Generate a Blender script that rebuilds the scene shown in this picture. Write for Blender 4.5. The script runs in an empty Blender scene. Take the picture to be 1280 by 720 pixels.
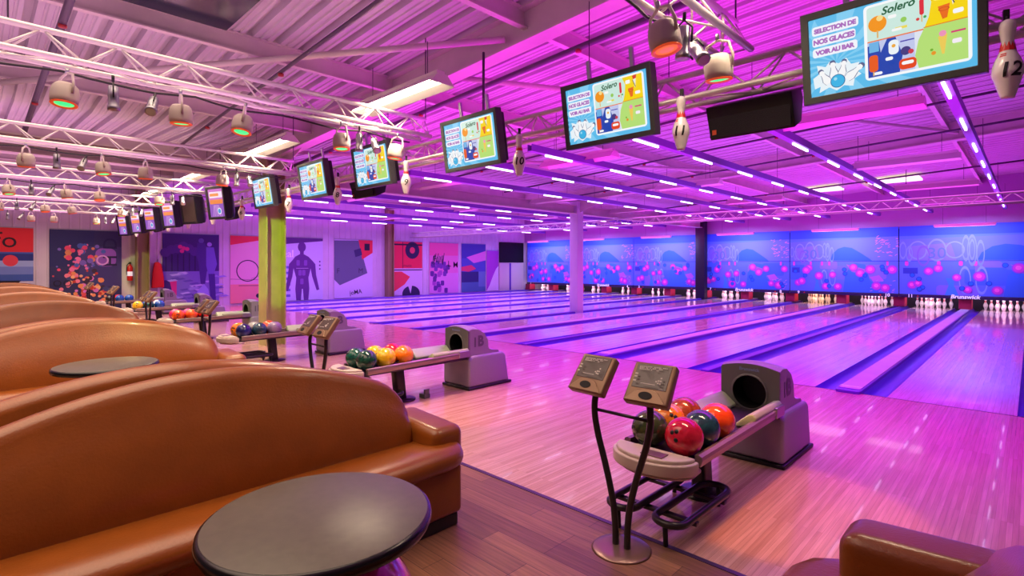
import bpy, math, random
from mathutils import Vector, Matrix
random.seed(7)
C = bpy.context.scene.collection
PI = math.pi
def lin(c):
    out = []
    for v in c[:3]:
        v /= 255.0
        out.append(v/12.92 if v <= 0.04045 else ((v+0.055)/1.055)**2.4)
    return (out[0], out[1], out[2], 1.0)

# ---------------------------------------------------------------- materials
def mat(name, rgb, rough=0.5, metal=0.0, coat=0.0, spec=0.5, emit=None, estr=1.0, noise=0.0, nscale=8.0, bump=0.0, bscale=60.0):
    m = bpy.data.materials.new(name); m.use_nodes = True
    nt = m.node_tree; b = nt.nodes['Principled BSDF']
    col = lin(rgb)
    b.inputs['Base Color'].default_value = col
    b.inputs['Roughness'].default_value = rough
    b.inputs['Metallic'].default_value = metal
    b.inputs['Coat Weight'].default_value = coat
    b.inputs['Coat Roughness'].default_value = 0.08
    b.inputs['Specular IOR Level'].default_value = spec
    if emit:
        b.inputs['Emission Color'].default_value = lin(emit)
        b.inputs['Emission Strength'].default_value = estr
    if noise or bump:
        tc = nt.nodes.new('ShaderNodeTexCoord')
    if noise:
        n = nt.nodes.new('ShaderNodeTexNoise'); n.inputs['Scale'].default_value = nscale
        n.inputs['Detail'].default_value = 5
        nt.links.new(tc.outputs['Object'], n.inputs['Vector'])
        r = nt.nodes.new('ShaderNodeValToRGB')
        r.color_ramp.elements[0].position = 0.3; r.color_ramp.elements[1].position = 0.7
        r.color_ramp.elements[0].color = tuple(max(0, v*(1-noise)) for v in col[:3])+(1,)
        r.color_ramp.elements[1].color = tuple(min(1, v*(1+noise)) for v in col[:3])+(1,)
        nt.links.new(n.outputs['Fac'], r.inputs['Fac'])
        nt.links.new(r.outputs['Color'], b.inputs['Base Color'])
    if bump:
        n2 = nt.nodes.new('ShaderNodeTexNoise'); n2.inputs['Scale'].default_value = bscale
        nt.links.new(tc.outputs['Object'], n2.inputs['Vector'])
        bp = nt.nodes.new('ShaderNodeBump'); bp.inputs['Strength'].default_value = bump
        bp.inputs['Distance'].default_value = 0.01
        nt.links.new(n2.outputs['Fac'], bp.inputs['Height'])
        nt.links.new(bp.outputs['Normal'], b.inputs['Normal'])
    return m

def board_mat(name, c1, c2, mortar, bw, bl, rough, along='Y', coat=0.0, bumpy=0.0, msize=0.002, streak=0.15):
    """planks bw wide and bl long running along X or Y, in metres, with streaked grain"""
    m = bpy.data.materials.new(name); m.use_nodes = True
    nt = m.node_tree; b = nt.nodes['Principled BSDF']
    tc = nt.nodes.new('ShaderNodeTexCoord')
    mp = nt.nodes.new('ShaderNodeMapping')
    if along == 'Y': mp.inputs['Rotation'].default_value = (0, 0, PI/2)
    nt.links.new(tc.outputs['Object'], mp.inputs['Vector'])
    br = nt.nodes.new('ShaderNodeTexBrick')
    br.inputs['Scale'].default_value = 1.0
    br.inputs['Brick Width'].default_value = bl; br.inputs['Row Height'].default_value = bw
    br.inputs['Mortar Size'].default_value = msize; br.inputs['Mortar Smooth'].default_value = 0.3
    br.inputs['Color1'].default_value = lin(c1); br.inputs['Color2'].default_value = lin(c2)
    br.inputs['Mortar'].default_value = lin(mortar)
    br.offset = 0.37; br.offset_frequency = 3
    nt.links.new(mp.outputs['Vector'], br.inputs['Vector'])
    ms = nt.nodes.new('ShaderNodeMapping'); ms.inputs['Scale'].default_value = (1.2, 28, 1)
    nt.links.new(mp.outputs['Vector'], ms.inputs['Vector'])
    n = nt.nodes.new('ShaderNodeTexNoise'); n.inputs['Scale'].default_value = 2.2; n.inputs['Detail'].default_value = 6
    nt.links.new(ms.outputs['Vector'], n.inputs['Vector'])
    rp = nt.nodes.new('ShaderNodeMapRange')
    rp.inputs['From Min'].default_value = 0.3; rp.inputs['From Max'].default_value = 0.7
    rp.inputs['To Min'].default_value = 1-streak; rp.inputs['To Max'].default_value = 1+streak
    nt.links.new(n.outputs['Fac'], rp.inputs['Value'])
    mx = nt.nodes.new('ShaderNodeVectorMath'); mx.operation = 'SCALE'
    nt.links.new(br.outputs['Color'], mx.inputs[0]); nt.links.new(rp.outputs['Result'], mx.inputs['Scale'])
    nt.links.new(mx.outputs['Vector'], b.inputs['Base Color'])
    b.inputs['Roughness'].default_value = rough; b.inputs['Coat Weight'].default_value = coat
    b.inputs['Coat Roughness'].default_value = 0.035
    if bumpy:
        bp = nt.nodes.new('ShaderNodeBump'); bp.inputs['Strength'].default_value = bumpy; bp.inputs['Distance'].default_value = 0.004
        nt.links.new(n.outputs['Fac'], bp.inputs['Height']); nt.links.new(bp.outputs['Normal'], b.inputs['Normal'])
    return m

def attr_mat(name, emissive=0.0, rough=0.6):
    m = bpy.data.materials.new(name); m.use_nodes = True
    nt = m.node_tree; b = nt.nodes['Principled BSDF']
    a = nt.nodes.new('ShaderNodeAttribute'); a.attribute_name = 'Ink'
    if emissive:
        b.inputs['Base Color'].default_value = (0.01, 0.01, 0.01, 1)
        nt.links.new(a.outputs['Color'], b.inputs['Emission Color'])
        b.inputs['Emission Strength'].default_value = emissive
        b.inputs['Roughness'].default_value = 0.3
    else:
        nt.links.new(a.outputs['Color'], b.inputs['Base Color'])
        b.inputs['Roughness'].default_value = rough
    return m

def marble(name, c1, c2, scale=9.0):
    m = bpy.data.materials.new(name); m.use_nodes = True
    nt = m.node_tree; b = nt.nodes['Principled BSDF']
    tc = nt.nodes.new('ShaderNodeTexCoord')
    n = nt.nodes.new('ShaderNodeTexNoise'); n.inputs['Scale'].default_value = scale; n.inputs['Detail'].default_value = 6
    n.inputs['Distortion'].default_value = 2.2
    nt.links.new(tc.outputs['Object'], n.inputs['Vector'])
    r = nt.nodes.new('ShaderNodeValToRGB'); r.color_ramp.elements[0].position = 0.36; r.color_ramp.elements[1].position = 0.64
    r.color_ramp.elements[0].color = lin(c1); r.color_ramp.elements[1].color = lin(c2)
    nt.links.new(n.outputs['Fac'], r.inputs['Fac']); nt.links.new(r.outputs['Color'], b.inputs['Base Color'])
    b.inputs['Roughness'].default_value = 0.12; b.inputs['Coat Weight'].default_value = 0.6
    return m

M = {}
M['leather'] = mat('leather', (134, 71, 20), 0.3, noise=0.10, nscale=7, bump=0.12, bscale=90, coat=0.12)
M['plinth'] = mat('plinth', (26, 24, 24), 0.5)
M['floor'] = board_mat('vinyl_planks', (150, 108, 78), (108, 76, 56), (62, 42, 32), 0.13, 0.9, 0.36, along='X', bumpy=0.15, streak=0.3)
M['approach'] = board_mat('maple_boards', (208, 168, 148), (188, 146, 124), (150, 110, 96), 0.026, 1.4, 0.16, along='Y', msize=0.0007, streak=0.15, coat=0.35)
M['lane'] = board_mat('lane_boards', (224, 200, 206), (204, 176, 184), (170, 140, 152), 0.05, 4.5, 0.13, along='Y', msize=0.001, streak=0.14, coat=0.4)
M['gutter'] = mat('gutter_plastic', (84, 34, 190), 0.3)
M['cap'] = mat('return_cap', (190, 180, 206), 0.35, noise=0.08, nscale=3)
M['capedge'] = mat('cap_edge', (104, 60, 176), 0.4)
M['steel'] = mat('painted_steel', (196, 186, 178), 0.55, noise=0.08, nscale=3)
M['deck'] = mat('deck_paint', (186, 176, 182), 0.5, noise=0.07, nscale=1.3)
M['column_green'] = mat('column_green', (176, 168, 112), 0.5, noise=0.1, nscale=4)
M['column_white'] = mat('column_white', (214, 206, 222), 0.5)
M['column_olive'] = mat('column_olive', (150, 130, 92), 0.5)
M['dark_column'] = mat('dark_column', (24, 12, 40), 0.5)
M['wall'] = mat('wall_paint', (206, 196, 208), 0.7, noise=0.05, nscale=2)
M['bulkhead'] = mat('bulkhead_paint', (160, 116, 170), 0.6, noise=0.06, nscale=1)
M['truss'] = mat('aluminium', (226, 222, 214), 0.36, metal=0.35)
M['pipe'] = mat('dark_pipe', (66, 46, 72), 0.45)
M['red_clamp'] = mat('red_clamp', (150, 30, 30), 0.5)
M['black'] = mat('black_plastic', (22, 22, 24), 0.42)
M['blackmatt'] = mat('black_matt', (14, 13, 16), 0.75)
M['bezel'] = mat('bezel', (66, 70, 68), 0.4)
M['grille'] = mat('speaker_cloth', (20, 12, 24), 0.85, bump=0.3, bscale=220)
M['canwhite'] = mat('lamp_housing', (206, 196, 186), 0.45)
M['silver'] = mat('silver', (170, 172, 180), 0.3, metal=0.85)
M['lens_green'] = mat('lens_green', (20, 120, 70), 0.2, emit=(60, 255, 150), estr=1.0)
M['lens_red'] = mat('lens_red', (150, 40, 20), 0.2, emit=(255, 110, 70), estr=1.0)
M['lens_rim'] = mat('lens_rim', (190, 70, 40), 0.3, emit=(255, 90, 40), estr=0.5)
M['tube_white'] = mat('lit_tube', (255, 255, 240), 0.4, emit=(255, 252, 226), estr=5.0)
M['tube_off'] = mat('unlit_tube', (228, 214, 226), 0.35)
M['reflector'] = mat('reflector', (214, 206, 196), 0.4)
M['led'] = mat('led_tube', (250, 245, 255), 0.4, emit=(226, 214, 255), estr=5.0)
M['ledrail'] = mat('led_rail', (104, 76, 150), 0.5)
M['skylight'] = mat('skylight', (255, 250, 225), 0.4, emit=(255, 250, 215), estr=1.2)
M['skydark'] = mat('dark_glass', (40, 44, 58), 0.15)
M['pinwhite'] = mat('pin_white', (236, 232, 230), 0.25, coat=0.4)
M['pinred'] = mat('pin_red', (216, 40, 34), 0.3)
M['ink'] = mat('black_ink', (16, 16, 20), 0.5)
M['hoodgrey'] = mat('hood_grey', (92, 92, 92), 0.38)
M['hoodside'] = mat('hood_side', (146, 140, 154), 0.42)
M['hooddark'] = mat('hood_emblem', (98, 92, 108), 0.45)
M['hole'] = mat('hole_black', (5, 5, 7), 0.5)
M['tray'] = mat('tray_beige', (208, 190, 176), 0.4)
M['traygreen'] = mat('tray_green', (170, 186, 150), 0.4)
M['rail'] = mat('rail_metal', (150, 132, 124), 0.32, metal=0.5)
M['rackbed'] = mat('rack_bed', (44, 34, 50), 0.4)
M['tubeblack'] = mat('tube_dark', (48, 42, 46), 0.3, metal=0.3)
M['bronze'] = mat('bronze', (140, 110, 84), 0.38, metal=0.35)
M['basemetal'] = mat('base_metal', (150, 122, 112), 0.32, metal=0.7)
M['keyscreen'] = mat('key_screen', (84, 72, 70), 0.25)
M['tabletop'] = mat('table_laminate', (90, 86, 72), 0.34, noise=0.10, nscale=30)
M['tableedge'] = mat('table_edge', (14, 13, 15), 0.25)
M['magenta_ball'] = marble('table_ball', (200, 20, 110), (226, 50, 140), 5)
M['pit'] = mat('pit_dark', (28, 14, 44), 0.6)
M['kick'] = mat('kickback_red', (150, 24, 60), 0.45)
M['band'] = mat('mask_band', (40, 16, 70), 0.4)
M['mask'] = mat('mask_panel', (86, 120, 214), 0.5)
M['signwhite'] = mat('sign_white', (238, 232, 246), 0.4, emit=(230, 215, 255), estr=0.35)
M['signred'] = mat('sign_red', (220, 40, 40), 0.4)
M['extred'] = mat('extinguisher_red', (200, 24, 26), 0.3)
M['cloth_red'] = mat('red_cover', (214, 24, 24), 0.6)
M['cream'] = mat('cream_panel', (226, 218, 196), 0.5)
M['ink_print'] = attr_mat('ink_print')
M['screen_print'] = attr_mat('screen_print', emissive=0.95)
M['orange_badge'] = mat('orange_badge', (210, 90, 50), 0.4)
M['trimmetal'] = mat('edge_trim', (92, 76, 110), 0.3, metal=0.6)
M['pink_lamp'] = mat('lamp_pink', (240, 200, 240), 0.4, emit=(255, 110, 245), estr=0.45)
M['wire'] = mat('wire', (60, 52, 66), 0.5)

# ---------------------------------------------------------------- mesh builder
class MB:
    def __init__(s): s.v, s.f, s.mi, s.col, s.sm = [], [], [], [], []
    def add(s, vs, fs, mi=0, col=None, smooth=False):
        b = len(s.v); s.v += [tuple(x) for x in vs]
        for f in fs:
            s.f.append([b+i for i in f]); s.mi.append(mi); s.col.append(col); s.sm.append(smooth)
        return s
    def box(s, x0, x1, y0, y1, z0, z1, mi=0):
        return s.add([(x0,y0,z0),(x1,y0,z0),(x1,y1,z0),(x0,y1,z0),(x0,y0,z1),(x1,y0,z1),(x1,y1,z1),(x0,y1,z1)],
            [(0,3,2,1),(4,5,6,7),(0,1,5,4),(1,2,6,5),(2,3,7,6),(3,0,4,7)], mi)
    def tube(s, pts, r, n=10, mi=0, closed=False, caps=True):
        pts = [Vector(p) for p in pts]; N = len(pts)
        rs = r if isinstance(r, (list, tuple)) else [r]*N
        vs, fs = [], []; ref = None
        for i, p in enumerate(pts):
            a = pts[(i-1) % N] if (i > 0 or closed) else p
            c = pts[(i+1) % N] if (i < N-1 or closed) else p
            t = (c-a).normalized()
            if ref is None:
                ref = Vector((0,0,1)) if abs(t.z) < 0.9 else Vector((1,0,0))
            u = (ref - t*ref.dot(t)).normalized(); w = t.cross(u); ref = u
            for k in range(n):
                an = 2*PI*k/n; vs.append(p + (u*math.cos(an) + w*math.sin(an))*rs[i])
        segs = N if closed else N-1
        for i in range(segs):
            j = (i+1) % N
            for k in range(n):
                l = (k+1) % n; fs.append((i*n+k, i*n+l, j*n+l, j*n+k))
        s.add(vs, fs, mi, smooth=True)
        if caps and not closed:
            b = len(s.v)-len(vs)
            s.f.append([b+k for k in reversed(range(n))]); s.mi.append(mi); s.col.append(None); s.sm.append(False)
            s.f.append([b+(N-1)*n+k for k in range(n)]); s.mi.append(mi); s.col.append(None); s.sm.append(False)
        return s
    def lathe(s, prof, n=24, origin=(0,0,0), mi=0, axis='Z', mis=None, smooth=True, caps=True):
        o = Vector(origin); vs, fs = [], []; P = len(prof)
        for r, z in prof:
            for k in range(n):
                a = 2*PI*k/n; p = Vector((r*math.cos(a), r*math.sin(a), z))
                if axis == 'Y': p = Vector((p.x, p.z, p.y))
                if axis == 'X': p = Vector((p.z, p.x, p.y))
                vs.append(o+p)
        b = len(s.v); s.v += [tuple(x) for x in vs]
        for i in range(P-1):
            for k in range(n):
                l = (k+1) % n
                f = [b+i*n+k, b+i*n+l, b+(i+1)*n+l, b+(i+1)*n+k]
                if axis == 'Y': f.reverse()
                s.f.append(f); s.mi.append(mis[i] if mis else mi); s.col.append(None); s.sm.append(smooth)
        for i, rev in ((0, True), (P-1, False)):
            if caps and prof[i][0] > 2e-4:
                f = [b+i*n+k for k in range(n)]
                if rev != (axis == 'Y'): f.reverse()
                s.f.append(f); s.mi.append(mis[min(i, P-2)] if mis else mi); s.col.append(None); s.sm.append(False)
        return s
    def sphere(s, c, r, n=24, m=14, mi=0):
        prof = [(max(1e-5, r*math.sin(PI*i/m)), -r*math.cos(PI*i/m)) for i in range(m+1)]
        prof[0] = (1e-5, -r); prof[-1] = (1e-5, r)
        return s.lathe(prof, n, c, mi)
    def prism(s, poly, a0, a1, axis='Y', mi=0):
        """poly of 2-D points swept from a0 to a1; axis X: (y,z), Y: (x,z), Z: (x,y)"""
        def P(p, a):
            return (a, p[0], p[1]) if axis == 'X' else ((p[0], a, p[1]) if axis == 'Y' else (p[0], p[1], a))
        n = len(poly); vs = [P(p, a0) for p in poly]+[P(p, a1) for p in poly]
        fs = [(i, (i+1) % n, n+(i+1) % n, n+i) for i in range(n)]
        fs += [tuple(reversed(range(n))), tuple(range(n, 2*n))]
        return s.add(vs, fs, mi)
    def grid(s, rows, mi=0, smooth=True, wrap=False):
        m = len(rows[0]); vs = [p for r in rows for p in r]; fs = []
        for i in range(len(rows)-1):
            for k in range(m if wrap else m-1):
                l = (k+1) % m; fs.append((i*m+k, i*m+l, (i+1)*m+l, (i+1)*m+k))
        return s.add(vs, fs, mi, smooth=smooth)
    def mesh(s, name, mats, fix=True):
        me = bpy.data.meshes.new(name); me.from_pydata(s.v, [], s.f)
        for m in (mats if isinstance(mats, (list, tuple)) else [mats]): me.materials.append(m)
        for p, mi, sm in zip(me.polygons, s.mi, s.sm): p.material_index = mi; p.use_smooth = sm
        if any(c is not None for c in s.col):
            at = me.color_attributes.new('Ink', 'FLOAT_COLOR', 'CORNER')
            for p, c in zip(me.polygons, s.col):
                for li in p.loop_indices: at.data[li].color = c or (1, 1, 1, 1)
        elif fix:
            import bmesh
            bm = bmesh.new(); bm.from_mesh(me); bmesh.ops.recalc_face_normals(bm, faces=bm.faces); bm.to_mesh(me); bm.free()
        me.update(); return me
    def build(s, name, mats, parent=None, bevel=0, bseg=3, fix=True, subsurf=0):
        o = bpy.data.objects.new(name, s.mesh(name, mats, fix)); C.objects.link(o)
        if parent: o.parent = parent
        if bevel:
            b = o.modifiers.new('soft_edge', 'BEVEL'); b.width = bevel; b.segments = bseg; b.limit_method = 'ANGLE'; b.angle_limit = math.radians(40)
            b.harden_normals = False
            for p in o.data.polygons: p.use_smooth = True
            o.data.set_sharp_from_angle(angle=math.radians(35)) if bevel < 0.008 else None
        if subsurf:
            ss = o.modifiers.new('round', 'SUBSURF'); ss.levels = subsurf; ss.render_levels = subsurf
        return o

_fonts = {}
def text_polys(txt, size, bold=0.0, align='CENTER', shear=0.0, space=1.0):
    key = (txt, size, bold, align, shear, space)
    if key in _fonts: return _fonts[key]
    cu = bpy.data.curves.new('lettering', 'FONT'); cu.body = txt; cu.size = size; cu.align_x = align; cu.align_y = 'CENTER'
    cu.offset = bold; cu.shear = shear; cu.resolution_u = 3; cu.space_character = space
    ob = bpy.data.objects.new('lettering', cu); C.objects.link(ob)
    bpy.context.view_layer.update()
    me = bpy.data.meshes.new_from_object(ob)
    vs = [v.co.copy() for v in me.vertices]; fs = [tuple(p.vertices) for p in me.polygons]
    bpy.data.objects.remove(ob); bpy.data.curves.remove(cu); bpy.data.meshes.remove(me)
    _fonts[key] = (vs, fs); return vs, fs

class Art(MB):
    """flat printed artwork in the local XZ plane facing -Y; each layer sits a hair in front of the last"""
    def __init__(s, w, h, step=0.0006):
        super().__init__(); s.w, s.h, s.k, s.step = w, h, 0, step
    def up(s): s.k += 1; return s
    def poly(s, pts, c):
        """pts in 0..1 of width and height, from the lower left"""
        y = -s.k*s.step
        s.k += 1
        return s.add([((u-.5)*s.w, y, (v-.5)*s.h) for u, v in pts], [tuple(range(len(pts)))], 0, lin(c))
    def rect(s, u0, v0, u1, v1, c): return s.poly([(u0,v0),(u1,v0),(u1,v1),(u0,v1)], c)
    def rrect(s, u0, v0, u1, v1, c, r=0.03):
        a = s.w/s.h; pts = []
        for cx, cy, st in ((u1-r, v1-r*a, 0), (u0+r, v1-r*a, 90), (u0+r, v0+r*a, 180), (u1-r, v0+r*a, 270)):
            for k in range(6):
                t = math.radians(st+k*18); pts.append((cx+r*math.cos(t), cy+r*a*math.sin(t)))
        return s.poly(pts, c)
    def disc(s, u, v, r, c, n=20, sy=1.0):
        a = s.w/s.h
        return s.poly([(u+r*math.cos(2*PI*k/n), v+r*a*sy*math.sin(2*PI*k/n)) for k in range(n)], c)
    def ring(s, u, v, r, t, c, n=28, sy=1.0, a0=0, a1=360):
        a = s.w/s.h; y = -s.k*s.step; s.k += 1; vs, fs = [], []
        for k in range(n+1):
            g = math.radians(a0+(a1-a0)*k/n)
            for rr in (r, r-t): vs.append(((u+rr*math.cos(g)-.5)*s.w, y, (v+rr*a*sy*math.sin(g)-.5)*s.h))
        for k in range(n): fs.append((2*k, 2*k+2, 2*k+3, 2*k+1))
        return s.add(vs, fs, 0, lin(c))
    def line(s, pts, t, c):
        for (u0, v0), (u1, v1) in zip(pts, pts[1:]):
            x0, z0, x1, z1 = u0*s.w, v0*s.h, u1*s.w, v1*s.h
            L = math.hypot(x1-x0, z1-z0) or 1; nx, nz = -(z1-z0)/L*t*s.w/2, (x1-x0)/L*t*s.w/2
            s.poly([((x0+nx)/s.w, (z0+nz)/s.h), ((x0-nx)/s.w, (z0-nz)/s.h), ((x1-nx)/s.w, (z1-nz)/s.h), ((x1+nx)/s.w, (z1+nz)/s.h)], c)
        return s
    def text(s, txt, u, v, size, c, bold=0.0, rot=0.0, align='CENTER', shear=0.0, space=1.0):
        vs, fs = text_polys(txt, size, bold, align, shear, space); y = -s.k*s.step; s.k += 1
        ca, sa = math.cos(rot), math.sin(rot)
        return s.add([((u-.5)*s.w + p.x*ca-p.y*sa, y, (v-.5)*s.h + p.x*sa+p.y*ca) for p in vs], fs, 0, lin(c))

def lettering(name, txt, size, m, parent=None, bold=0.0, loc=(0,0,0), rot=(PI/2,0,0), shear=0.0, depth=0.002):
    vs, fs = text_polys(txt, size, bold, 'CENTER', shear)
    mb = MB(); n = len(vs)
    mb.add([(p.x, p.y, depth) for p in vs], fs)
    o = mb.build(name, m, parent, fix=False); o.location = loc; o.rotation_euler = rot
    return o

# ---------------------------------------------------------------- things
def tag(o, label=None, cat=None, group=None, kind=None):
    if label: o['label'] = label
    if cat: o['category'] = cat
    if group: o['group'] = group
    if kind: o['kind'] = kind
    return o
def thing(name, label, cat, loc=(0,0,0), rz=0, group=None):
    o = bpy.data.objects.new(name, None); C.objects.link(o); o.empty_display_size = 0.1
    o.location = loc; o.rotation_euler = (0, 0, rz)
    return tag(o, label, cat, group)
KIDS = {}
def kids(o):
    return [c for c in bpy.data.objects if c.parent == o]
def dup(root, loc=None, rz=None, label=None, group=None):
    r = root.copy(); C.objects.link(r)
    if loc is not None: r.location = loc
    if rz is not None: r.rotation_euler = (0, 0, rz)
    if label: r['label'] = label
    if group: r['group'] = group
    for ch in kids(root):
        c = ch.copy(); C.objects.link(c); c.parent = r
        for g in kids(ch):
            d = g.copy(); C.objects.link(d); d.parent = c
    return r
def struct(o, label, cat): return tag(o, label, cat, kind='structure')

ORD = ['nearest', 'second nearest', 'third nearest', 'fourth nearest', 'fifth nearest', 'farthest']
ORDR = ['first', 'second', 'third', 'fourth', 'fifth', 'sixth', 'seventh', 'eighth', 'ninth', 'tenth', 'eleventh', 'twelfth', 'thirteenth']
PAIR = [-1.53-3.44*k for k in range(6)]            # centre of each pair of lanes, from the right
XL, XV, YF, YB, YM = -20.75, -10.13, 7.18, 24.1, 22.2   # left wall, valley, foul line, rear wall, masking units
def zraf(x): return 3.40+0.05*abs(x-XV)                 # underside of the rafters
def zdeck(x): return zraf(x)+0.36

# ================================================================ camera
cd = bpy.data.cameras.new('camera'); cam = bpy.data.objects.new('camera', cd); C.objects.link(cam)
cd.sensor_width = 36; cd.lens = 667/1280*36; cd.shift_y = -30/1280; cd.clip_start = 0.05; cd.clip_end = 200
cam.location = (0, 0, 1.49); cam.rotation_euler = (PI/2, 0, math.radians(44.27))
bpy.context.scene.camera = cam

# ================================================================ room shell
o = MB().box(XL, 4.5, -7.5, 2.6, -0.12, 0).build('floor', M['floor']); struct(o, 'brown wood plank floor under the seating booths', 'floor')
o = MB().box(XL, 4.5, 2.6, YF, -0.12, 0).build('floor', M['approach']); struct(o, 'pale maple approach floor in front of the lanes', 'floor')
o = MB().box(XL, 4.5, YF, YB, -0.3, -0.13).build('floor', M['pit']); struct(o, 'dark sunken bed floor under the lanes', 'floor')
o = MB().box(XL, 4.5, 2.575, 2.605, 0, 0.004).build('trim_1', M['trimmetal']); struct(o, 'dark metal strip between brown floor and maple approach', 'trim')

# left wall: vertical cladding
mb = MB(); rows = []
y = -7.5
prof = []
while y < YB:
    prof += [(XL, y), (XL, y+0.19), (XL+0.018, y+0.20), (XL+0.018, y+0.235), (XL, y+0.245)]; y += 0.25
poly0 = [(a, b, 0.0) for a, b in prof]; poly1 = [(a, b, 4.3) for a, b in prof]
mb.grid([poly0, poly1], smooth=False)
mb.box(XL-0.12, XL-0.02, -7.5, YB, 0, 4.4)
struct(mb.build('wall_left', M['wall'], fix=False), 'pale ribbed cladding wall hung with posters', 'wall')
struct(MB().box(XL-0.1, 4.5, YB, YB+0.12, -0.2, 5).build('wall_back', M['pit']), 'dark rear wall behind the pins', 'wall')
struct(MB().box(XL, 4.5, YM+0.1, YM+0.2, 2.70, 4.6).build('wall_bulkhead', M['bulkhead']), 'plain pink-lit bulkhead wall above the masking panels', 'wall')

# ribbed roof deck in two slopes that meet over the valley
def deck(name, xs, label):
    y = -7.5; pr = []
    while y < YB:
        pr += [(y, 0), (y+0.05, 0.0), (y+0.06, 0.012), (y+0.075, 0.012), (y+0.085, 0), (y+0.125, 0), (y+0.135, 0.012), (y+0.15, 0.012), (y+0.16, 0), (y+0.195, 0), (y+0.205, 0.075), (y+0.272, 0.075), (y+0.285, 0)]
        y += 0.285
    rows = [[(x, yy, zdeck(x)+dz) for yy, dz in pr] for x in xs]
    m = MB(); m.grid(rows, smooth=False)
    m.add([(xs[0], -7.5, zdeck(xs[0])+.12), (xs[-1], -7.5, zdeck(xs[-1])+.12), (xs[-1], YB, zdeck(xs[-1])+.12), (xs[0], YB, zdeck(xs[0])+.12)], [(0,1,2,3)])
    return struct(m.build(name, M['deck'], fix=False), label, 'ceiling')
deck('ceiling', [XV, -5, 4.5], 'ribbed metal roof deck rising over the near lanes')
deck('ceiling', [XV, -15.5, XL-0.1], 'ribbed metal roof deck over the far booths')

def ibeam_poly(w, h, t): # centred on width, from 0 to h
    return [(-w/2,0),(w/2,0),(w/2,t),(t/2,t),(t/2,h-t),(w/2,h-t),(w/2,h),(-w/2,h),(-w/2,h-t),(-t/2,h-t),(-t/2,t),(-w/2,t)]
def sloped_ibeam(x0, x1, y, w=0.2, h=0.36, t=0.02):
    p = ibeam_poly(w, h, t); n = len(p); m = MB()
    vs = [(x0, y+a, zraf(x0)+b) for a, b in p]+[(x1, y+a, zraf(x1)+b) for a, b in p]
    m.add(vs, [(i, (i+1) % n, n+(i+1) % n, n+i) for i in range(n)]+[tuple(range(n)), tuple(range(n, 2*n))])
    return m
for y, w in ((-5.3, 'behind the booths'), (4.0, 'over the hanging screens'), (13.26, 'over the middle of the lanes')):
    m = sloped_ibeam(XV, 4.4, y)
    # tapered haunch towards the column
    m.prism([(XV+.05, zraf(XV)-0.35), (XV+.05, zraf(XV)+.01), (XV+1.3, zraf(XV+1.3)+.01)], y-0.01, y+0.01, 'Y')
    struct(m.build('rafter_beam', M['steel']), f'pale steel rafter {w}, rising from the valley', 'roof beam')
    m = sloped_ibeam(XV, XL, y)
    struct(m.build('rafter_beam', M['steel']), f'pale steel rafter {w}, on the far booths side', 'roof beam')
PUR = [2.6, 0.2, -1.15, -3.7, -6.1, -8.5, -12.3, -14.6, -16.9, -19.2]
for i, x in enumerate(PUR):
    z = zdeck(x); m = MB()
    m.prism([(x-0.035, z-0.2), (x+0.035, z-0.2), (x+0.035, z-0.185), (x-0.015, z-0.185), (x-0.015, z-0.005), (x+0.035, z-0.005), (x+0.035, z+.004), (x-0.035, z+.004)], -7.4, YM+.1, 'Y')
    struct(m.build('purlin_beam', M['steel']), f'thin steel roof purlin, {ORDR[i]} counted from the wall opposite the posters', 'roof beam')
m = MB(); m.prism([(XV+a, 3.03+b) for a, b in ibeam_poly(0.24, 0.26, 0.022)], -7.4, YM+.1, 'Y')
struct(m.build('valley_beam', M['steel']), 'long pale steel valley beam over the column tops', 'roof beam')
# wind bracing bars under the deck
for (a, b, lab) in (((-3.7, -5.2, 0), (-1.0, 3.9, 0), 'slim diagonal brace bar nearest the wide end'), ((-8.5, 0.3, 0), (-3.9, 3.9, 0), 'slim diagonal brace bar beside the lit lamp'), ((-9.8, -5.0, 0), (-6.4, 3.9, 0), 'slim diagonal brace bar near the valley'),
                 ((-9.6, 4.2, 0), (-5.2, 13.0, 0), 'slim diagonal brace bar over the lanes'), ((-5.0, 4.2, 0), (-1.0, 13.0, 0), 'slim diagonal brace bar over the near lanes')):
    m = MB(); m.tube([(a[0], a[1], zraf(a[0])+.1), (b[0], b[1], zraf(b[0])+.1)], 0.035)
    struct(m.build('brace_beam', M['steel']), lab, 'roof beam')

# columns
def hcol(x, y, z1, w=0.3, t=0.025):
    m = MB(); h = w
    p = [(-w/2,-h/2),(w/2,-h/2),(w/2,-h/2+t),(t/2,-h/2+t),(t/2,h/2-t),(w/2,h/2-t),(w/2,h/2),(-w/2,h/2),(-w/2,h/2-t),(-t/2,h/2-t),(-t/2,-h/2+t),(-w/2,-h/2+t)]
    m.prism([(x+a, y+b) for a, b in p], 0, z1, 'Z'); return m
m = hcol(XV, 4.0, 3.42, 0.36); struct(m.build('column', M['column_green']), 'lime green steel column beside the approach', 'column')
m = MB().box(XV-.15, XV+.15, 13.11, 13.41, -0.13, 3.42); struct(m.build('column', M['column_white'], bevel=.01), 'white square column standing between the lanes', 'column')
m = MB().box(XV-.2, XV+.2, YM-.36, YM-.07, -0.13, 3.42); struct(m.build('column', M['dark_column'], bevel=.01), 'dark purple column between the masking panels', 'column')
m = hcol(XL+.22, 4.0, 3.9, 0.34); struct(m.build('column', M['column_olive']), 'olive steel column against the poster wall by the extinguisher', 'column')
m = hcol(XL+.18, 13.26, 3.9, 0.3); struct(m.build('column', M['column_olive']), 'brown steel column against the poster wall beside the lanes', 'column')

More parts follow.
